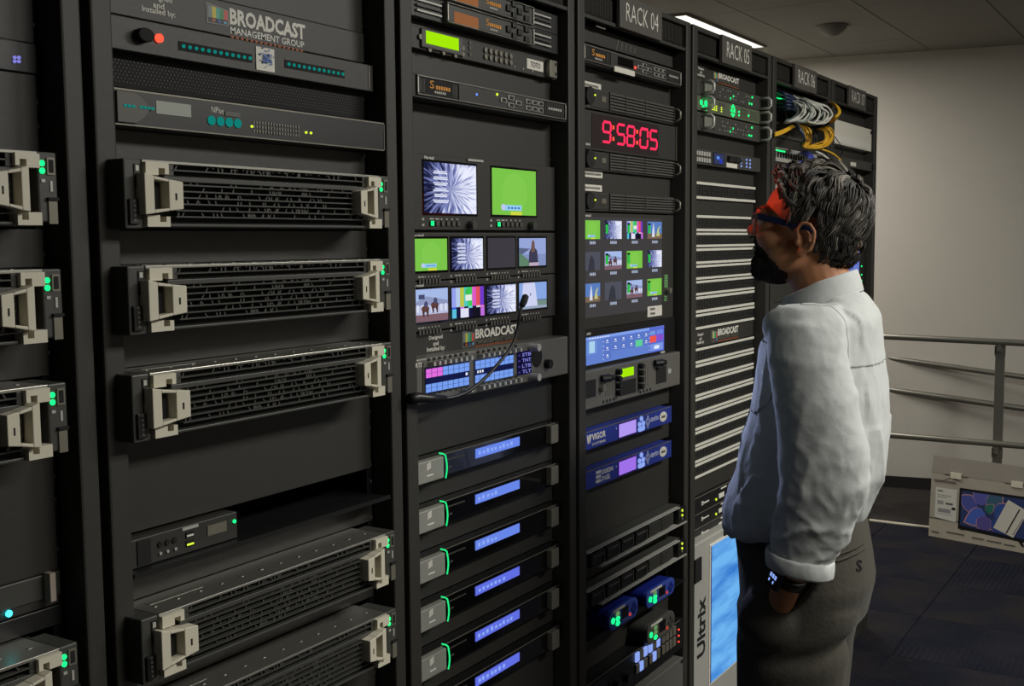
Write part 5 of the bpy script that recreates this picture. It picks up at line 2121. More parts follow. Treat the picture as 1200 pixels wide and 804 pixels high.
def cable(pts, r, m, label, group, n=4):
    P_ = [Vector(p) for p in pts]
    k = len(P_)
    sm = []
    for i in range(k-1):
        a, b, c, e = [P_[max(0, min(k-1, j))] for j in (i-1, i, i+1, i+2)]
        for s_ in range(n):
            t = s_/n
            sm.append(.5*((2*b)+(-a+c)*t+(2*a-5*b+4*c-e)*t*t+(-a+3*b-3*c+e)*t**3))
    sm.append(P_[-1])
    o = MB().tube(sm, r, 7).build('patch_cable', m, smooth=True)
    o['label'] = label
    o['category'] = 'cable'
    o['group'] = group
    return o


def P3(px, py_, y):
    x, z = at(px, py_, y)
    return (x, y, z)


rr = random.Random(9)
FC = (890, 80, 5.36)
fc = lambda u, v, y: P3(FC[0]+u/FC[2], FC[1]+v/FC[2], y)
# pale bundle: loops leaving the panel, bulging to the right and returning to the left
for i in range(15):
    s_ = i/14
    yb = -.01-.06*rr.random()
    j = lambda a: rr.uniform(-a, a)*1.7
    r0 = 230+210*s_
    pts = [fc(125+150*s_+j(10), 178+30*s_+j(14), .03), fc(190+170*s_+j(8), 200+22*s_+j(8), yb*.4), fc(r0-10+j(8), 222+30*s_+j(8), yb), fc(r0+20+j(6), 262+32*s_+j(8), yb-.01), fc(r0-15+j(8), 318+16*s_+j(8), yb), fc(r0-70+j(10), 338+8*s_+j(8), yb*.5), fc(190+120*s_+j(10), 312+40*s_, .03)]
    cable(pts, .0034, M['cable_white'] if i % 5 else M['cable_grey'], NTH[i]+' pale loop from the left in the upper cable bundle', 'pale patch cables')
for i in range(4):
    pts = [fc(420+i*6, 216+i*3, .03), fc(470+i*5, 226+i*4, -.03), fc(496+i*3, 262+i*5, -.05), fc(490-i*3, 300, -.05), fc(460-i*5, 335-i*4, -.02), fc(420, 340-i*5, .02)]
    cable(pts, .0046, M['cable_yellow'], NTH[i]+' yellow cable from the left, at the right end of the pale bundle', 'yellow cables by the pale bundle')
for i in range(5):
    pts = [fc(112, 150+i*26, .02), fc(150+i*6, 158+i*24, -.02), fc(200+i*6, 178+i*20, -.03), fc(236, 210+i*16, -.02), fc(225, 250+i*12, .0), fc(180, 275+i*8, .03)]
    cable(pts, .0044, M['cable_navy'], NTH[i]+' navy cable from the top, left of the pale bundle', 'navy patch cables')
# yellow cables in the middle
for i in range(7):
    s_ = i/6
    pts = [fc(226+22*s_, 342+16*s_, .03), fc(258+34*s_+j(5), 378-10*s_, -.03), fc(278+46*s_+j(4), 415-8*s_+j(8), -.05-.02*s_), fc(284+36*s_+j(4), 450+12*s_, -.05+.02*s_), fc(268+20*s_, 478+14*s_+j(4), -.03), fc(300+30*s_, 484+20*s_+j(5), -.03), fc(372+44*s_, 478+14*s_+j(6), -.04-.02*s_), fc(408+46*s_, 452+4*s_, -.05), fc(412+56*s_+j(4), 415-8*s_+j(8), -.05+.02*s_), fc(388+50*s_, 392-22*s_, -.02), fc(358+40*s_, 384-14*s_, .03)]
    cable(pts, .0028, M['cable_yellow'] if i % 3 else M['cable_amber'], NTH[i]+' yellow cable from the inside of the double loop', 'yellow looped cables')
for i in range(3):
    pts = [fc(95, 408+i*9, -.01), fc(150, 388+i*9, -.02), fc(205, 362+i*6, -.02), fc(240, 344+i*4, .03)]
    cable(pts, .0027, M['cable_yellow'], NTH[i]+' yellow cable from the top running left out of the loop', 'straight yellow cables')
for i in range(3):
    pts = [fc(180, 322+i*5, .03), fc(230, 350+i*6, -.03), fc(270, 400+i*6, -.05), fc(282, 450, -.05), fc(262, 485-i*4, .0)]
    cable(pts, .0036, M['cable_navy'], NTH[i]+' dark blue cable from the left inside the yellow loop', 'dark blue cables in the yellow loop')
# falling yellow cables to the right
for i in range(6):
    s_ = i/5
    pts = [fc(330+20*s_, 505, .0), fc(400+20*s_, 512+5*s_, -.04), fc(465+20*s_, 540+6*s_, -.05), fc(512-18*s_, 580+10*s_, -.05), fc(500-30*s_, 590+12*s_, -.04)] if i < 3 else [fc(455, 598+3*i, -.02), fc(495+4*i, 620+2*i, -.04), fc(520+3*i, 660, -.05), fc(525+2*i, 720, -.05)]
    cable(pts, .0027, M['cable_yellow'], NTH[i]+' yellow cable from the top, hanging right towards the white panel' if i < 3 else NTH[i-3]+' yellow cable from the left, dropping behind the head of the man', 'yellow cables hanging right')
# blue, white and green cables of the switch
for i in range(8):
    s_ = i/7
    pts = [fc(145, 622+i*2, .0), fc(190, 606+22*s_, -.03), fc(250+10*s_, 592+16*s_, -.05), fc(292+38*s_, 574+8*s_, -.06), fc(308+28*s_, 556-4*s_, -.05), fc(284+20*s_, 546-18*s_, -.02), fc(260, 535-8*s_, .03)]
    cable(pts, .0028, M['cable_blue'], NTH[i]+' bright blue cable from the bottom, sweeping out of the white switch', 'blue patch cables')
for i in range(5):
    s_ = i/4
    pts = [fc(300, 525+6*s_, .03), fc(350, 525+10*s_, -.03), fc(400+20*s_, 545+16*s_, -.05), fc(435+14*s_, 590+10*s_, -.06), fc(448-6*s_, 635, -.06), fc(425, 662, -.04)]
    cable(pts, .0036, M['cable_white'], NTH[i]+' white cable from the left, falling beside the blue ones', 'white patch cables beside the blue')
for i in range(3):
    pts = [fc(325, 606+i*8, -.0), fc(370, 596+i*8, -.04), fc(420, 598+i*8, -.05), fc(450, 612+i*6, -.03)]
    cable(pts, .004, M['cable_green'], NTH[i]+' green cable from the top, under the falling white cables', 'green patch cables')

# ------------------------------------------------------------------ seventh rack
d = Dev(5, 'white_patch_box', 'plain white panel at the top of the rack by the wall', 'rack unit', 978, 139, 168, y=.01, body='white_panel', depth=.1, bevel=.003)
H = d.z1-d.z0
MB().box(d.x0+.01, d.x1-.012, d.y-.0012, d.y, d.z0+.06*H, d.z0+.36*H).build('lower_strip', M['white'], d.root, bevel=.001)
MB().tube([(d.x1-.014, d.y, d.z1-.012), (d.x1-.014, d.y-.01, d.z1-.012)], .006, 10).build('lock', M['dark'], d.root)
d = Dev(5, 'drawer_unit', 'dark drawer unit with a small pale tag beside the yellow cables', 'rack unit', 984, 183, 194, y=.0, body='char', bevel=.002)
MB().box(5*RP+.24, 5*RP+.31, d.y-.001, d.y, d.z0+.006, d.z0+.02).build('pale_tag', M['label'], d.root)
MB().box(d.x1-.03, d.x1-.006, d.y-.008, d.y, d.z0+.004, d.z1-.004).build('end_bracket', M['black'], d.root, bevel=.002)
d = Dev(5, 'rack_monitor', 'blue-lit monitor with a white sticker behind the collar of the man', 'monitor', 990, 270, 345, y=.02, body='black', depth=.06, body_name='housing')
q = (at(975, 310, .02)[0], at(1006.5, 310, .02)[0], at(1000, 330, .02)[1], at(1000, 283, .02)[1])
p = Pic(d, q, .001)
p.rect(0, 0, 1, 1, (104, 122, 205))
p.rect(0, .55, 1, .6, (150, 165, 230))
p.rect(.1, .1, .5, .45, (90, 105, 190))
p.build('screen')
MB().box(at(999, 310, .02)[0], at(1006, 310, .02)[0], d.y-.002, d.y, at(1002, 340, .02)[1], at(1002, 331.5, .02)[1]).build('white_sticker', M['label'], d.root)
d.discs('green_lights', [(at(1009.5, v, .02)) for v in (312, 322, 329)], .003, 'led_green', px=False)
cable([P3(978, 160, -.0), P3(985, 170, -.02), P3(987, 178, -.02), P3(983, 186, -.01), P3(977, 190, .0)], .0016, M['cable_black'], 'thin black cable looping below the white panel', 'thin black cables')

# ------------------------------------------------------------------ the man looking up at the racks
CX, CY = 1.326, -.454
TURN = math.radians(11)   # he stands turned a little towards the left of the racks
MR = Matrix.Rotation(TURN, 3, 'Z')
man = thing('person', 'man with grey hair and glasses in a pale shirt, hand in trouser pocket', 'person', (CX, CY, 0))


def Lw(l, y, z):
    """his left (l > 0) is towards the camera side, -x"""
    return (CX-l, y, z)


class Blob:
    """closed shapes that are fused by a voxel remesh into one continuous surface"""

    def __init__(s):
        s.v = []
        s.f = []

    def ell(s, c, r, rot=None, nu=20, nv=12):
        n = len(s.v)
        R_ = rot.to_matrix() if rot is not None else Matrix.Identity(3)
        for j in range(nv+1):
            t = math.pi*j/nv
            for i in range(nu):
                p = 2*math.pi*i/nu
                q = R_ @ Vector((r[0]*math.sin(t)*math.cos(p), r[1]*math.sin(t)*math.sin(p), r[2]*math.cos(t)))
                s.v.append((CX-(c[0]+q.x), c[1]+q.y, c[2]+q.z))
        for j in range(nv):
            for i in range(nu):
                s.f.append((n+j*nu+i, n+(j+1)*nu+i, n+(j+1)*nu+(i+1) % nu, n+j*nu+(i+1) % nu))
        return s

    def loft(s, rings, nu=28, ex=2.0):
        """rings: (l, y, z, rl, ry[, shear]) from top to bottom"""
        n = len(s.v)
        for R_ in rings:
            l, y, z, rl, ry = R_[:5]
            sh = R_[5] if len(R_) > 5 else 0.
            for i in range(nu):
                p = 2*math.pi*i/nu
                c, q = math.cos(p), math.sin(p)
                c = math.copysign(abs(c)**(2/ex), c)
                q = math.copysign(abs(q)**(2/ex), q)
                s.v.append((CX-(l+rl*c), y+ry*q, z+sh*ry*q))
        k = len(rings)
        for j in range(k-1):
            for i in range(nu):
                s.f.append((n+j*nu+i, n+(j+1)*nu+i, n+(j+1)*nu+(i+1) % nu, n+j*nu+(i+1) % nu))
        s.f.append(tuple(n+i for i in range(nu)))
        s.f.append(tuple(n+(k-1)*nu+i for i in reversed(range(nu))))
        return s

    def limb(s, pts, rs, nu=14):
        """round limb along points (l, y, z) with rounded ends"""
        mb = MB()
        P_ = [Vector(Lw(*p)) for p in pts]
        mb.tube(P_, rs, nu)
        n = len(s.v)
        s.v += mb.v
        s.f += [tuple(n+i for i in f) for f in mb.f]
        for p, r in ((pts[0], rs[0]), (pts[-1], rs[-1])):
            s.ell(p, (r, r, r), None, 12, 8)
        return s

    def fuse(s, name, voxel, smooth, mats, disp=None, smooth2=0):
        me = bpy.data.meshes.new(name)
        me.from_pydata(s.v, [], s.f)
        bm = bmesh.new()
        bm.from_mesh(me)
        bmesh.ops.recalc_face_normals(bm, faces=bm.faces)
        # the pieces are separate islands: orient each outward
        bm.to_mesh(me)
        bm.free()
        o = bpy.data.objects.new(name, me)
        COL.objects.link(o)
        r = o.modifiers.new('remesh', 'REMESH')
        r.mode = 'VOXEL'
        r.voxel_size = voxel
        if smooth:
            sm = o.modifiers.new('smooth', 'SMOOTH')
            sm.iterations = smooth
            sm.factor = .5
        dg = bpy.context.evaluated_depsgraph_get()
        dg.update()
        m2 = bpy.data.meshes.new_from_object(o.evaluated_get(dg))
        bpy.data.objects.remove(o)
        m2.name = name
        if disp:
            nn = len(m2.vertices)
            co = np.empty(nn*3)
            no = np.empty(nn*3)
            m2.vertices.foreach_get('co', co)
            m2.vertices.foreach_get('normal', no)
            co = co.reshape(-1, 3)
            no = no.reshape(-1, 3)
            dd = np.array([disp(co[i], no[i]) for i in range(nn)])
            co = co+no*dd[:, None]
            m2.vertices.foreach_set('co', co.ravel())
        co = np.empty(len(m2.vertices)*3)
        m2.vertices.foreach_get('co', co)
        co = co.reshape(-1, 3)-np.array(man.location)
        m2.vertices.foreach_set('co', co.ravel())
        m2.materials.clear()
        for m in mats:
            m2.materials.append(m)
        m2.polygons.foreach_set('use_smooth', [True]*len(m2.polygons))
        m2.update()
        o = bpy.data.objects.new(name, m2)
        COL.objects.link(o)
        o.parent = man
        return o


def cloth_mat(name, color, scale, rough=.85):
    m = mat(name, color, rough, var=.05, scale=30, spec=.2)
    nt = m.node_tree
    tc = nt.nodes.new('ShaderNodeTexCoord')
    n = nt.nodes.new('ShaderNodeTexNoise')
    n.inputs['Scale'].default_value = scale
    n.inputs['Detail'].default_value = 5
    nt.links.new(tc.outputs['Object'], n.inputs[0])
    bp = nt.nodes.new('ShaderNodeBump')
    bp.inputs['Strength'].default_value = .25
    bp.inputs['Distance'].default_value = .004
    nt.links.new(n.outputs['Fac'], bp.inputs['Height'])
    b = nt.nodes['Principled BSDF']
    nt.links.new(bp.outputs['Normal'], b.inputs['Normal'])
    b.inputs['Sheen Weight'].default_value = .1
    return m


M['skin'] = mat('brown_skin', lin((176, 122, 86)), .5, var=.1, scale=35, bump=.1, spec=.4)
M['skin'].node_tree.nodes['Principled BSDF'].inputs['Subsurface Weight'].default_value = .06
M['skin'].node_tree.nodes['Principled BSDF'].inputs['Subsurface Radius'].default_value = (.01, .004, .002)
M['beard_skin'] = mat('beard_shadow_skin', lin((58, 42, 33)), .7, var=.2, scale=220, bump=.3)
M['lips'] = mat('lips', lin((120, 70, 62)), .45)
M['shirt'] = cloth_mat('pale_shirt_cotton', lin((192, 195, 193)), 60)
M['trousers'] = cloth_mat('grey_brown_twill', lin((68, 65, 58)), 120)
M['hair_dark'] = mat('hair_dark', lin((46, 43, 39)), .6, var=.2, scale=90)
M['hair_mid'] = mat('hair_grey', lin((102, 97, 89)), .6, var=.2, scale=90)
M['hair_light'] = mat('hair_silver', lin((150, 143, 133)), .6, var=.15, scale=90)
M['beard_hair'] = mat('beard_hair', lin((50, 39, 33)), .7)
M['navy_frame'] = mat('navy_frame_plastic', lin((22, 30, 62)), .3)
M['eye'] = mat('eye_white', lin((215, 205, 195)), .2)
M['iris'] = mat('eye_dark', lin((40, 24, 16)), .15)
M['belt'] = mat('black_leather', lin((18, 17, 16)), .5)


def glass_mat():
    m = bpy.data.materials.new('lens_glass')
    m.use_nodes = True
    b = m.node_tree.nodes['Principled BSDF']
    b.inputs['Transmission Weight'].default_value = 1.
    b.inputs['Roughness'].default_value = .02
    b.inputs['IOR'].default_value = 1.1
    return m


M['lens'] = glass_mat()

# ---- body: head, neck, trunk, arms with hands, legs in one continuous mesh
rx = lambda a: Matrix.Rotation(math.radians(a), 3, 'X').to_quaternion()
B = Blob()
B.ell((0, -.460, 1.597), (.076, .096, .084))
B.ell((0, -.478, 1.552), (.064, .074, .070))
B.ell((0, -.404, 1.552), (.060, .056, .082), rx(-6))
B.ell((0, -.394, 1.500), (.053, .052, .038))
B.ell((0, -.362, 1.488), (.025, .021, .020))
for s_ in (1, -1):
    B.ell((s_*.040, -.384, 1.555), (.028, .030, .030))
    B.ell((s_*.026, -.369, 1.603), (.030, .017, .012))
    B.ell((s_*.052, -.42, 1.515), (.018, .04, .03))
    B.ell((s_*.012, -.347, 1.561), (.009, .010, .008))
    # ear: thin plate, curled rim, lobe, tragus
    e0 = Vector((s_*.080, -.452, 1.548))
    B.ell((e0.x-s_*.005, e0.y, e0.z), (.005, .017, .028), rx(-12))
    B.limb([(e0.x+s_*.004, e0.y-.002, e0.z+.020), (e0.x+s_*.006, e0.y-.009, e0.z+.008), (e0.x+s_*.006, e0.y-.008, e0.z-.006), (e0.x+s_*.004, e0.y+.001, e0.z-.016)], [.003]*4, 8)
    rim = []
    for i in range(15):
        a = math.radians(-150+i*20)
        yy, zz = .0185*math.sin(a)*-1, .031*math.cos(a)
        # front of the ear is +y; start at the crus, over the top, down the back to the lobe
        rim.append((e0.x+s_*(.010+.004*math.sin(a*.5)), e0.y-yy*-1*1.0-.002-.10*0+(.2*zz), e0.z+zz))
    B.limb([(e0.x+s_*.004, e0.y+.012, e0.z+.004), (e0.x+s_*.010, e0.y+.014, e0.z+.018), (e0.x+s_*.012, e0.y+.004, e0.z+.031), (e0.x+s_*.014, e0.y-.010, e0.z+.029), (e0.x+s_*.015, e0.y-.019, e0.z+.015), (e0.x+s_*.013, e0.y-.018, e0.z-.004), (e0.x+s_*.009, e0.y-.010, e0.z-.019), (e0.x+s_*.005, e0.y+.002, e0.z-.027)], [.0040]*8, 8)
    B.ell((e0.x+s_*.003, e0.y+.006, e0.z-.026), (.006, .009, .010))
    B.ell((e0.x+s_*.003, e0.y+.013, e0.z-.006), (.006, .006, .008))
B.limb([(0, -.363, 1.592), (0, -.352, 1.575), (0, -.341, 1.566)], [.009, .0115, .0125], 12)
B.ell((0, -.354, 1.542), (.023, .011, .006))
B.ell((0, -.354, 1.529), (.021, .011, .007))
B.limb([(0, -.490, 1.40), (0, -.476, 1.46), (0, -.448, 1.535)], [.066, .058, .058], 20)
# trunk under the clothes
B.loft([(0, -.485, 1.42, .09, .06), (0, -.48, 1.38, .165, .085), (0, -.478, 1.30, .165, .095), (0, -.468, 1.15, .155, .10), (0, -.455, 1.02, .15, .105), (0, -.46, .92, .155, .105), (0, -.46, .82, .15, .10)])
for s_ in (1, -1):
    A_ = .034 if s_ > 0 else .06
    B.limb([(s_*.150, -.480+A_*.6, 1.365), (s_*.192, -.52+A_, 1.24), (s_*.205, -.545+A_, 1.11)], [.042, .043, .038])
    B.limb([(s_*.205, -.545+A_, 1.11), (s_*.198, -.515+A_, 1.01), (s_*.184, -.474+A_, .905)], [.038, .036, .027])
    # hand slid into the pocket: palm, four curled fingers, thumb
    B.limb([(s_*.184, -.474+A_, .905), (s_*.170, -.462+A_, .865)], [.027, .026])
    B.ell((s_*.160, -.452+A_, .852), (.018, .036, .042), rx(14))
    for i, (dy, ln) in enumerate(((.028, .066), (.010, .074), (-.008, .070), (-.024, .056))):
        b = Vector((s_*.152, -.448+A_+dy, .826))
        t1 = b+Vector((-s_*.004, .012, -ln*.5))
        t2 = t1+Vector((-s_*.012, .006, -ln*.35))
        t3 = t2+Vector((-s_*.012, .0, -ln*.2))
        B.limb([tuple(b), tuple(t1), tuple(t2), tuple(t3)], [.0095, .009, .0085, .0075], 10)
    B.limb([(s_*.152, -.432+A_, .868), (s_*.146, -.412+A_, .842), (s_*.138, -.402+A_, .816)], [.012, .0105, .009], 10)
    B.limb([(s_*.088, -.455, .84), (s_*.09, -.44, .48), (s_*.095, -.46, .10)], [.070, .050, .036])
    B.limb([(s_*.095, -.47, .07), (s_*.10, -.36, .05)], [.038, .03])
body = B.fuse('body', .0030, 5, [M['skin'], M['beard_skin'], M['lips']])
# beard and lips by place on the face
me = body.data
mi = [0]*len(me.polygons)
for p in me.polygons:
    x, y, z = p.center.x, p.center.y+CY, p.center.z
    if z > 1.455 and y > -.415 and z < 1.60:
        lim = 1.545-max(0, (-.352-y))*1.0+.006*noise.noise(p.center*160)
        if z < lim and not (z < 1.472 and y < -.41):
            mi[p.index] = 1
        if abs(x) < .024 and y > -.349 and 1.5245 < z < 1.5465 and not (1.534 < z < 1.537):
            mi[p.index] = 2
        if abs(x) < .03 and y > -.365 and 1.546 < z < 1.555:
            mi[p.index] = 1
me.polygons.foreach_set('material_index', mi)


# ---- shirt
def ridge(v):
    r = 1-abs(noise.noise(v))*2.2
    return max(0., r)**2


def wrinkle(co, no):
    x, y, z = co
    d = .003*noise.noise(Vector((x*9, y*9, z*3.2)))
    l = CX-x
    if l > .135 or l < -.135:   # sleeves: long folds above, slanting crumples round the elbow and towards the cuff
        k = .25+.75*math.exp(-((z-1.03)/.09)**2)
        d += .0045*ridge(Vector((y*11+z*3.5, x*8, z*4.5)))
        d += k*.0060*ridge(Vector((y*13+z*13, x*9, z*11-y*8)))
        d += k*.0028*ridge(Vector((y*30-z*20, x*22, z*26+y*12)))
    else:
        d += .0055*ridge(Vector((x*9+z*2.5, y*9-z*2., z*2.0)))*(1.3 if z < 1.2 else .8)
        d += .0022*ridge(Vector((x*26, y*26, z*8)))
    d += .0006*noise.noise(Vector((x*90, y*90, z*60)))
    return d


A2 = {1: .034, -1: .06}
S = Blob()
S.loft([(0, -.486, 1.434, .060, .056, -.38), (0, -.487, 1.418, .094, .068, -.36), (0, -.488, 1.405, .146, .080, -.26), (0, -.486, 1.386, .178, .100, -.12), (0, -.478, 1.34, .188, .113), (0, -.478, 1.25, .188, .126), (0, -.472, 1.17, .188, .135), (0, -.460, 1.09, .190, .143, -.05), (0, -.440, 1.03, .188, .143, -.14), (0, -.434, 1.00, .184, .138, -.17), (0, -.434, .982, .172, .126, -.17)], 40, 2.25)
for s_ in (1, -1):
    A_ = .034 if s_ > 0 else .06     # the arms hang a little forward
    S.loft([(s_*.140, -.480+A_*.4, 1.425, .040, .055), (s_*.166, -.492+A_*.7, 1.392, .056, .068), (s_*.188, -.508+A_, 1.33, .060, .072), (s_*.200, -.522+A_, 1.26, .060, .073), (s_*.206, -.537+A_, 1.18, .060, .076), (s_*.208, -.540+A_, 1.10, .060, .078), (s_*.205, -.522+A_, 1.03, .058, .066), (s_*.200, -.504+A_, .972, .052, .055, .12), (s_*.198, -.500+A_, .955, .048, .050, .12)], 28)
    S.ell((s_*.150, -.484+A_*.6, 1.385), (.062, .078, .046))
shirt = S.fuse('shirt', .0055, 6, [M['shirt']], wrinkle)


def lift_patch(name, src, test, off, m):
    """a second layer of cloth: the faces of src that pass the test, raised by off"""
    me = src.data
    idx = {}
    mb = MB()
    o = Vector(man.location)
    keep = [p for p in me.polygons if test(CX-(p.center.x+o.x), p.center.y+o.y, p.center.z, p.normal)]
    vs, fs = [], []
    for p in keep:
        f = []
        for vi in p.vertices:
            if vi not in idx:
                idx[vi] = len(vs)
                v = me.vertices[vi]
                vs.append(v.co+v.normal*off)
            f.append(idx[vi])
        fs.append(tuple(f))
    m2 = bpy.data.meshes.new(name)
    m2.from_pydata([tuple(v) for v in vs], [], fs)
    m2.materials.append(m)
    m2.polygons.foreach_set('use_smooth', [True]*len(m2.polygons))
    ob = bpy.data.objects.new(name, m2)
    COL.objects.link(ob)
    ob.parent = man
    sm = ob.modifiers.new('smooth', 'SMOOTH')
    sm.iterations = 4
    so = ob.modifiers.new('thickness', 'SOLIDIFY')
    so.thickness = off*1.2
    so.offset = -1
    return ob


def pocket(l, y, z, n):
    if not (.045 < l < .165 and y > -.45 and n.y > -.2):
        return False
    top, bot = 1.352, 1.215
    if z > top or z < bot:
        return False
    r = .045
    if z < bot+r:
        e = r-math.sqrt(max(0, r*r-(bot+r-z)**2))
        return .045+e < l < .165-e
    return True


lift_patch('chest_pocket', shirt, pocket, .0028, M['shirt'])
lift_patch('yoke', shirt, lambda l, y, z, n: abs(l) < .168 and z > 1.30+.62*max(0, (y+.56)) and y < -.455 and z < 1.455 and z > 1.31, .0010, M['shirt'])
lift_patch('button_placket', shirt, lambda l, y, z, n: -.012 < l < .020 and y > -.40 and .99 < z < 1.43, .0026, M['shirt'])

# collar: a stand and a folded leaf, open at the throat
def collar():
    mb = MB()
    n_ = 36
    prof = ((.066, -.004), (.068, .018), (.071, .034), (.0755, .033), (.083, .008), (.090, -.016))
    rows = []
    for i in range(n_+1):
        a = math.radians(-62+304*i/n_)+math.pi*0
        # a = 90 deg is the back; the gap is at the front
        ca, sa = math.cos(a), math.sin(a)
        row = []
        front = max(0, -sa)
        for k, (r, h) in enumerate(prof):
            dl, dy = ca*r*1.0, -sa*r*(1.06 if sa < 0 else .93)
            zz = 1.434-(.42 if dy > 0 else .34)*dy+h-(.020*front if k > 2 else 0)
            row.append(Lw(dl, -.484+dy+.01, zz))
        rows.append(row)
    m = len(prof)
    for r_ in rows:
        mb.v += r_
    for i in range(n_):
        for k in range(m-1):
            mb.f.append((i*m+k, i*m+k+1, (i+1)*m+k+1, (i+1)*m+k))
            mb.m.append(0)
            mb.c.append((1, 1, 1))
    o = mb.build('collar', M['shirt'], man, smooth=True)
    s = o.modifiers.new('thickness', 'SOLIDIFY')
    s.thickness = .0026
    u = o.modifiers.new('round', 'SUBSURF')
    u.levels = 1
    u.render_levels = 1


collar()


# rolled cuffs
def cuff(s_):
    mb = MB()
    n_, m_ = 40, 10
    cen = Vector((s_*.199, -.499+A2[s_], .953))
    for i in range(n_):
        a = 2*math.pi*i/n_
        for j in range(m_):
            t = 2*math.pi*j/m_
            wob = .0028*noise.noise(Vector((math.cos(a)*2.5, math.sin(a)*2.5, j*.15+s_)))+.0022*noise.noise(Vector((math.cos(a)*7, math.sin(a)*7, j*.2+s_)))
            rr_ = .0048*math.copysign(abs(math.cos(t))**.6, math.cos(t))
            hh = .0165*math.copysign(abs(math.sin(t))**.7, math.sin(t))
            rl, ry = .055+rr_+wob, .058+rr_+wob
            dy = ry*math.sin(a)
            mb.v.append(Lw(cen.x+rl*math.cos(a), cen.y+dy, cen.z+hh+.16*dy+wob))
    for i in range(n_):
        for j in range(m_):
            mb.f.append((i*m_+j, i*m_+(j+1) % m_, ((i+1) % n_)*m_+(j+1) % m_, ((i+1) % n_)*m_+j))
            mb.m.append(0)
            mb.c.append((1, 1, 1))
    mb.build('rolled_cuff', M['shirt'], man, smooth=True)


cuff(1)
cuff(-1)


# ---- trousers
def twrinkle(co, no):
    x, y, z = co
    d = .004*noise.noise(Vector((x*10, y*10, z*5)))
    k = math.exp(-((z-.78)/.06)**2)
    d += k*.005*noise.noise(Vector((x*8, y*10+z*12, z*26)))
    # the crease under the seat and the pull towards the pocket
    d -= .012*math.exp(-((z-.765+.25*(y+.5))/.016)**2)*(1 if y < -.47 else max(0, 1-(y+.47)/.1))
    return d


T = Blob()
T.loft([(0, -.438, 1.02, .162, .122, -.2), (0, -.442, .985, .166, .128, -.12), (0, -.452, .93, .174, .132), (0, -.458, .88, .178, .134), (0, -.452, .82, .178, .125), (0, -.446, .775, .172, .112)], 36, 2.2)
for s_ in (1, -1):
    T.loft([(s_*.090, -.45, .84, .088, .118), (s_*.092, -.440, .74, .086, .108), (s_*.094, -.436, .62, .080, .100), (s_*.096, -.434, .48, .070, .084), (s_*.098, -.445, .30, .066, .078), (s_*.10, -.45, .10, .064, .078), (s_*.10, -.45, .035, .062, .076)], 26)
    # cloth bulging over the hand
    T.ell((s_*.156, -.440+A2[s_], .826), (.043, .064, .066), rx(12))
trousers = T.fuse('trousers', .0055, 6, [M['trousers']], twrinkle)
bt = MB()
n_ = 40
for z, g in ((.946, .003), (.986, .003)):
    for i in range(n_):
        a = 2*math.pi*i/n_
        ca, sa = math.cos(a), math.sin(a)
        ca = math.copysign(abs(ca)**(2/2.2), ca)
        sa = math.copysign(abs(sa)**(2/2.2), sa)
        bt.v.append(Lw((.168+g)*ca, -.445+(.126+g)*sa, z+.03*sa))
for i in range(n_):
    bt.f.append((i, (i+1) % n_, n_+(i+1) % n_, n_+i))
    bt.m.append(0)
    bt.c.append((1, 1, 1))
o = bt.build('belt', M['belt'], man, smooth=True)
s = o.modifiers.new('thickness', 'SOLIDIFY')
s.thickness = .004
s.offset = 1


def on_surface(ob, px, py, lift=.0015):
    """first hit of a camera-side ray on a part of the man: gives a point on the cloth, used to sew small details on"""
    d = MR.inverted() @ Vector(tuple(_fw+(px-600)/FPX*_rt-(py-402)/FPX*_up)).normalized()
    o = MR.inverted() @ (Vector(tuple(CAM))-Vector(man.location))
    ok, loc, nor, _ = ob.ray_cast(o, d)
    if not ok:
        return None
    return loc+Vector(man.location)+nor*lift


bpy.context.view_layer.update()
pts = [on_surface(trousers, a, b) for a, b in ((972, 659), (982, 657), (993, 653), (1004, 648), (1013, 642))]
pts = [p for p in pts if p]
if len(pts) > 2:
    MB().tube(pts, .0022, 8).build('back_pocket_welt', M['trousers_dark'], man, smooth=True)
    MB().tube([p+Vector((0, 0, .011)) for p in pts], .0012, 8).build('back_pocket_seam', M['trousers_dark'], man, smooth=True)
pts = [on_surface(trousers, a, b) for a, b in ((901, 690), (908, 700), (918, 709), (928, 716), (936, 706), (948, 690), (958, 676))]
pts = [p for p in pts if p]
if len(pts) > 2:
    MB().tube(pts, .0018, 8).build('side_pocket_edge', M['trousers_dark'], man, smooth=True)
v, f, _ = text_mesh('S', .02)
mb = MB()
okk = True
vv = []
for q in v:
    p = on_surface(trousers, 1003+7*q[0], 670-14*q[1], .001)
    if p is None:
        okk = False
        break
    vv.append(tuple(p))
if okk:
    mb.v = vv
    for p in f:
        mb.f.append(p)
        mb.m.append(0)
        mb.c.append((1, 1, 1))
    mb.build('embroidered_mark', M['belt'], man)

# shoes
for s_ in (1, -1):
    sh = Blob()
    sh.loft([(s_*.10, -.46, .095, .040, .045), (s_*.10, -.44, .07, .044, .075), (s_*.102, -.40, .045, .047, .125), (s_*.102, -.395, .015, .050, .135), (s_*.102, -.395, .001, .049, .134)], 24)
    so = sh.fuse('shoe', .007, 3, [M['belt']])

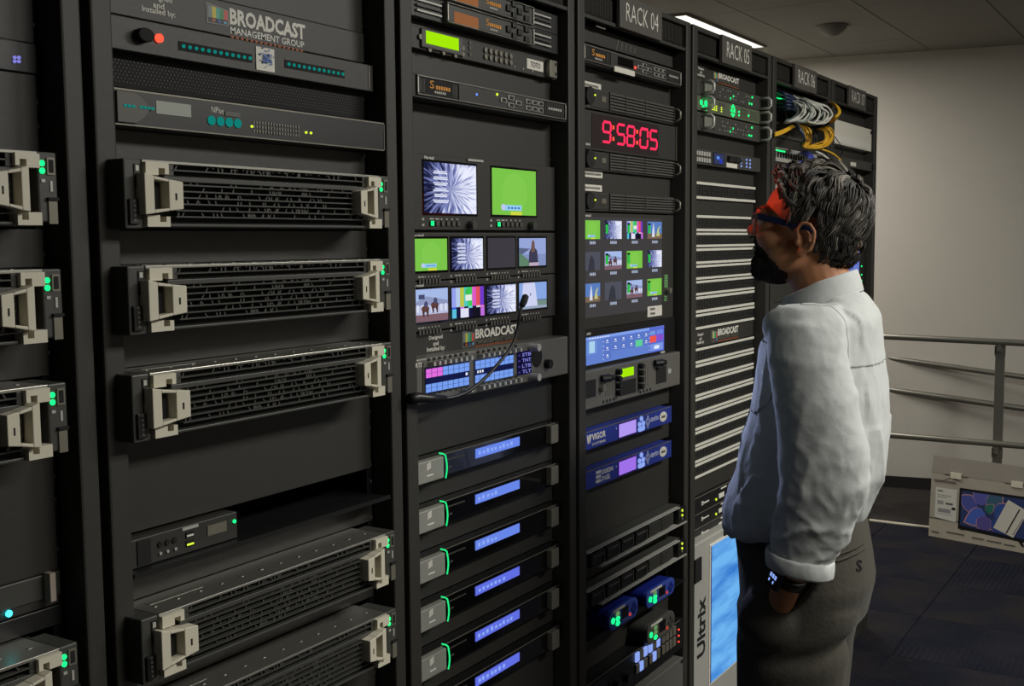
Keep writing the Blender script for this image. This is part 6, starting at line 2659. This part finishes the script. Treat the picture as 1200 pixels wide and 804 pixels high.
# ---- wrist watch on the left wrist
wc = Vector(Lw(.1865, -.4445, .918))
ax = (Vector(Lw(.198, -.481, 1.01))-Vector(Lw(.184, -.440, .905))).normalized()
mb = MB()
a1 = ax.cross(Vector((1, 0, 0))).normalized()
a2 = ax.cross(a1)
n_ = 26
for h in (-.011, .011):
    for r_ in (.0295, .0325):
        for i in range(n_):
            a = 2*math.pi*i/n_
            mb.v.append(tuple(wc+ax*h+(a1*math.cos(a)+a2*math.sin(a))*r_))
for i in range(n_):
    j = (i+1) % n_
    for q in ((n_+i, n_+j, 3*n_+j, 3*n_+i), (i, 2*n_+i, 2*n_+j, j), (i, j, n_+j, n_+i), (2*n_+i, 3*n_+i, 3*n_+j, 2*n_+j)):
        mb.f.append(q)
        mb.m.append(0)
        mb.c.append((1, 1, 1))
mb.build('watch_strap', M['gloss'], man, smooth=True)
# the dial faces forward and to his left
out = Vector((-.72, .62, .25))
out = (out-ax*out.dot(ax)).normalized()
sd = ax.cross(out)


def wq(u, v, h):
    return tuple(wc+out*h+sd*u+ax*v)


mb = MB()
for h, k in ((.030, 1.), (.040, .92)):
    mb.v += [wq(-.019*k, -.021*k, h), wq(.019*k, -.021*k, h), wq(.019*k, .021*k, h), wq(-.019*k, .021*k, h)]
mb.f = [(4, 5, 6, 7), (0, 1, 5, 4), (1, 2, 6, 5), (2, 3, 7, 6), (3, 0, 4, 7), (3, 2, 1, 0)]
mb.m = [0]*6
mb.c = [(1, 1, 1)]*6
wo = mb.build('watch_case', M['gloss'], man, bevel=.003)
mb = MB()
for (u, v, s_) in ((-.006, .004, 1.), (.001, .004, 1.), (.008, .004, 1.), (-.006, -.007, .7), (.006, -.007, .7)):
    mb.face([wq(u-.0028*s_, v-.004*s_, .0404), wq(u+.0028*s_, v-.004*s_, .0404), wq(u+.0028*s_, v+.004*s_, .0404), wq(u-.0028*s_, v+.004*s_, .0404)])
mb.build('watch_digits', M['key_blue'], wo, stuff=True)


# ---- eyes, brows, glasses
for s_ in (1, -1):
    e = MB()
    b = Blob().ell((s_*.031, -.3665, 1.584), (.0125, .0125, .0115), None, 16, 10)
    e.v, e.f, e.m, e.c = b.v, b.f, [0]*len(b.f), [(1, 1, 1)]*len(b.f)
    ey = e.build('eye', M['eye'], man, smooth=True)
    b = Blob().ell((s_*.031, -.3553, 1.585), (.006, .0022, .006), None, 14, 8)
    e = MB()
    e.v, e.f, e.m, e.c = b.v, b.f, [0]*len(b.f), [(1, 1, 1)]*len(b.f)
    e.build('iris', M['iris'], ey, smooth=True)
    mb = MB()
    for i in range(26):
        l = .012+.036*i/25
        z = 1.603+.006*math.sin(math.pi*i/25)
        y = -.352-.012*(i/25)**2
        mb.tube([Lw(s_*l, y, z), Lw(s_*(l+.004), y+.002, z+.004), Lw(s_*(l+.009), y, z+.005)], [.0009, .0008, .0004], 4)
    mb.build('eyebrow', M['hair_dark'], man, stuff=True)
gl = thing('eyeglasses', 'dark navy framed glasses worn by the man in the pale shirt', 'glasses', (CX, CY, 1.585))
TI = .0   # the frame sits level with his raised face
for s_ in (1, -1):
    ring = []
    for i in range(29):
        a = 2*math.pi*i/28
        c, q = math.cos(a), math.sin(a)
        c = math.copysign(abs(c)**.65, c)
        q = math.copysign(abs(q)**.65, q)
        ring.append(Lw(s_*(.033+.0265*c), -.341-.012*abs(.033+.0265*c)/.06, 1.583+.019*q))
    MB().tube(ring, .0016, 8, caps=False).build('lens_rim', M['rim_clear'], gl, smooth=True)
    MB().tube(ring[1:14], .0023, 8).build('brow_bar', M['navy_frame'], gl, smooth=True)
    ln = MB()
    ln.v = [tuple(Vector(p)+Vector((0, .0006, 0))) for p in ring[:-1]]+[tuple(Vector(p)-Vector((0, .0006, 0))) for p in ring[:-1]]
    k = 28
    ln.f = [tuple(range(k)), tuple(reversed(range(k, 2*k)))]+[(i, k+i, k+(i+1) % k, (i+1) % k) for i in range(k)]
    ln.m = [0]*len(ln.f)
    ln.c = [(1, 1, 1)]*len(ln.f)
    ln.build('lens', M['lens'], gl)
    # arm: flat bar from the hinge to the ear, hooked behind it
    mb = MB()
    path = [(.061, -.352, 1.594, .0055), (.072, -.362, 1.593, .0062), (.0775, -.395, 1.585, .0062), (.081, -.430, 1.575, .0055), (.084, -.452, 1.571, .0045), (.084, -.468, 1.563, .004), (.082, -.474, 1.552, .003)]
    for (l, y, z, h) in path:
        for (dl, dz) in ((-.0016, -h), (.0016, -h), (.0016, h), (-.0016, h)):
            mb.v.append(Lw(s_*(l+dl), y, z+dz))
    for i in range(len(path)-1):
        for k in range(4):
            mb.f.append((i*4+k, i*4+(k+1) % 4, (i+1)*4+(k+1) % 4, (i+1)*4+k))
    mb.f += [(3, 2, 1, 0), tuple((len(path)-1)*4+k for k in range(4))]
    mb.m = [0]*len(mb.f)
    mb.c = [(1, 1, 1)]*len(mb.f)
    mb.build('temple_arm', M['navy_frame'], gl, bevel=.0008)
MB().tube([Lw(.0075, -.3425, 1.588), Lw(0, -.339, 1.591), Lw(-.0075, -.3425, 1.588)], .002, 8).build('bridge', M['navy_frame'], gl, smooth=True)


# ---- hair: a dark close layer and wavy locks combed away from the crown
def hair_line(y):
    if y > -.432:
        return 1.612+(y+.432)*1.35
    if y > -.468:
        return 1.583
    return max(1.492, 1.583-(-.468-y)*2.3)


hb = Blob()
hb.ell((0, -.463, 1.599), (.0795, .100, .0865), None, 40, 26)
v = hb.v
keep = [f for f in hb.f if all(v[i][2] > hair_line(v[i][1]) for i in f)]
mb = MB()
idx = {}
for f in keep:
    g = []
    for i in f:
        if i not in idx:
            idx[i] = len(mb.v)
            mb.v.append(v[i])
        g.append(idx[i])
    mb.f.append(tuple(g))
# the nape
hn = Blob()
hn.ell((0, -.478, 1.552), (.0655, .0725, .0715), None, 40, 26)
for f in hn.f:
    pts_ = [hn.v[i] for i in f]
    if all(q[1] < -.480 and q[2] > 1.488+.9*max(0, q[1]+.51) and q[2] < 1.60 for q in pts_):
        n_ = len(mb.v)
        mb.v += pts_
        mb.f.append(tuple(range(n_, n_+len(f))))
mb.m = [0]*len(mb.f)
mb.c = [(1, 1, 1)]*len(mb.f)
cap = mb.build('hair', M['hair_dark'], man, smooth=True)
rr = random.Random(21)
CR = Vector((.012, -.535, 1.645))
EC, ER = Vector((0, -.463, 1.599)), Vector((.079, .0995, .086))


CAPS = ((EC, ER), (Vector((0, -.478, 1.552)), Vector((.066, .073, .072))))


def surf(p, off):
    d = p-EC
    k = math.sqrt((d.x/ER.x)**2+(d.y/ER.y)**2+(d.z/ER.z)**2)
    q = EC+d/k
    n = Vector(((q.x-EC.x)/ER.x**2, (q.y-EC.y)/ER.y**2, (q.z-EC.z)/ER.z**2)).normalized()
    return q+n*off, n


locks = [MB(), MB(), MB()]
count = 0
while count < 660:
    lowset = count >= 560
    EC, ER = CAPS[1 if lowset else 0]
    a, b = rr.uniform(0, 2*math.pi), rr.uniform(-1, 1)
    c = math.sqrt(1-b*b)
    p = EC+Vector((ER.x*c*math.cos(a), ER.y*c*math.sin(a), ER.z*b))
    if lowset and not (p.y < -.468 and 1.487+.9*max(0, p.y+.51) < p.z < 1.57):
        continue
    if not lowset and p.z < hair_line(p.y)+.003:
        continue
    count += 1
    low = max(0., min(1., (1.60-p.z)/.08))
    front = max(0., min(1., (p.y+.44)/.04))
    top = max(0., min(1., (p.z-1.62)/.045))
    ln = rr.uniform(.038, .066)*(1-.6*low)*(1-.55*front)*(.8 if lowset else 1)
    lift = (.005+.008*top+.006*front)*(1-.6*low)*rr.uniform(.5, 1.3)
    ph, ph2 = rr.uniform(0, 6.28), rr.uniform(0, 6.28)
    bend = noise.noise(p*30)
    wave = rr.uniform(.6, 1.5)
    # the lock's own guide line
    cur, d, guide = p, (p-CR), []
    segs = 8
    for i in range(segs):
        t = i/(segs-1)
        q, n = surf(cur, .002+lift*math.sin(math.pi*min(1, .12+t*.8))+front*.006*t)
        if d.length < 1e-4:
            d = Vector((1, 0, 0))
        side = n.cross(d).normalized()
        amp = (.0034+.0015*front+.0022*top)*t*wave*(1-.5*low)
        guide.append((q+side*amp*math.sin(ph+t*5.5)+n*amp*.8*math.sin(ph2+t*6), n, side))
        tan = d-n*d.dot(n)
        if tan.length < 1e-4:
            tan = Vector((1, 0, 0))
        tan = tan.normalized()+Vector((0, 0, -.38-.2*low))*(1-.9*front)+side*.6*bend
        tan = (tan-n*tan.dot(n)).normalized()
        cur = q+tan*ln/segs
        d = tan
    g = rr.random()*.9+.4*noise.noise(p*22)+.2*top+.2*front-.6*low*(1 if p.y < -.48 else .5)
    for j in range(13):
        u, v_ = rr.gauss(0, .0034), abs(rr.gauss(0, .0022))
        cut = rr.uniform(.8, 1.08)
        pts = []
        for i, (q, n, side) in enumerate(guide):
            t = i/(segs-1)
            k_ = 1-.25*t
            w2 = .0012*math.sin(ph+j+t*7)
            pts.append(Lw(*(q+side*(u*k_+w2*t)+n*(v_*k_))))
        gg = g+rr.uniform(-.3, .3)
        kk = 2 if gg > .92 else (1 if gg > .46 else 0)
        w0 = rr.uniform(.0007, .0012)
        locks[kk].tube(pts, [w0*.9, w0, w0, w0, w0*.95, w0*.8, w0*.55, w0*.2], 4, caps=False)
for k, (nm, m) in enumerate((('dark_hair', 'hair_dark'), ('grey_hair', 'hair_mid'), ('silver_hair', 'hair_light'))):
    locks[k].build(nm, M[m], cap, smooth=True, stuff=True)
# beard and moustache fibres
bd = MB()
cands = [p for p in body.data.polygons if p.material_index == 1]
for i in range(1900):
    p = rr.choice(cands)
    c = p.center+Vector(man.location)
    n = p.normal
    dn = (Vector((0, .35, -1))-n*n.dot(Vector((0, .35, -1)))).normalized()
    l_ = rr.uniform(.004, .011)
    jit = Vector((rr.uniform(-.3, .3), rr.uniform(-.3, .3), 0))
    bd.tube([c, c+(n*.55+dn+jit)*l_*.5, c+(n*.5+dn*1.8+jit)*l_*.6], [.0006, .0005, .0002], 3, caps=False)
bd.build('beard', M['beard_hair'], man, stuff=True)

man.rotation_euler.z = TURN
gl.rotation_euler.z = TURN

for k in range(-1, 6):
    fill_blanks(k)
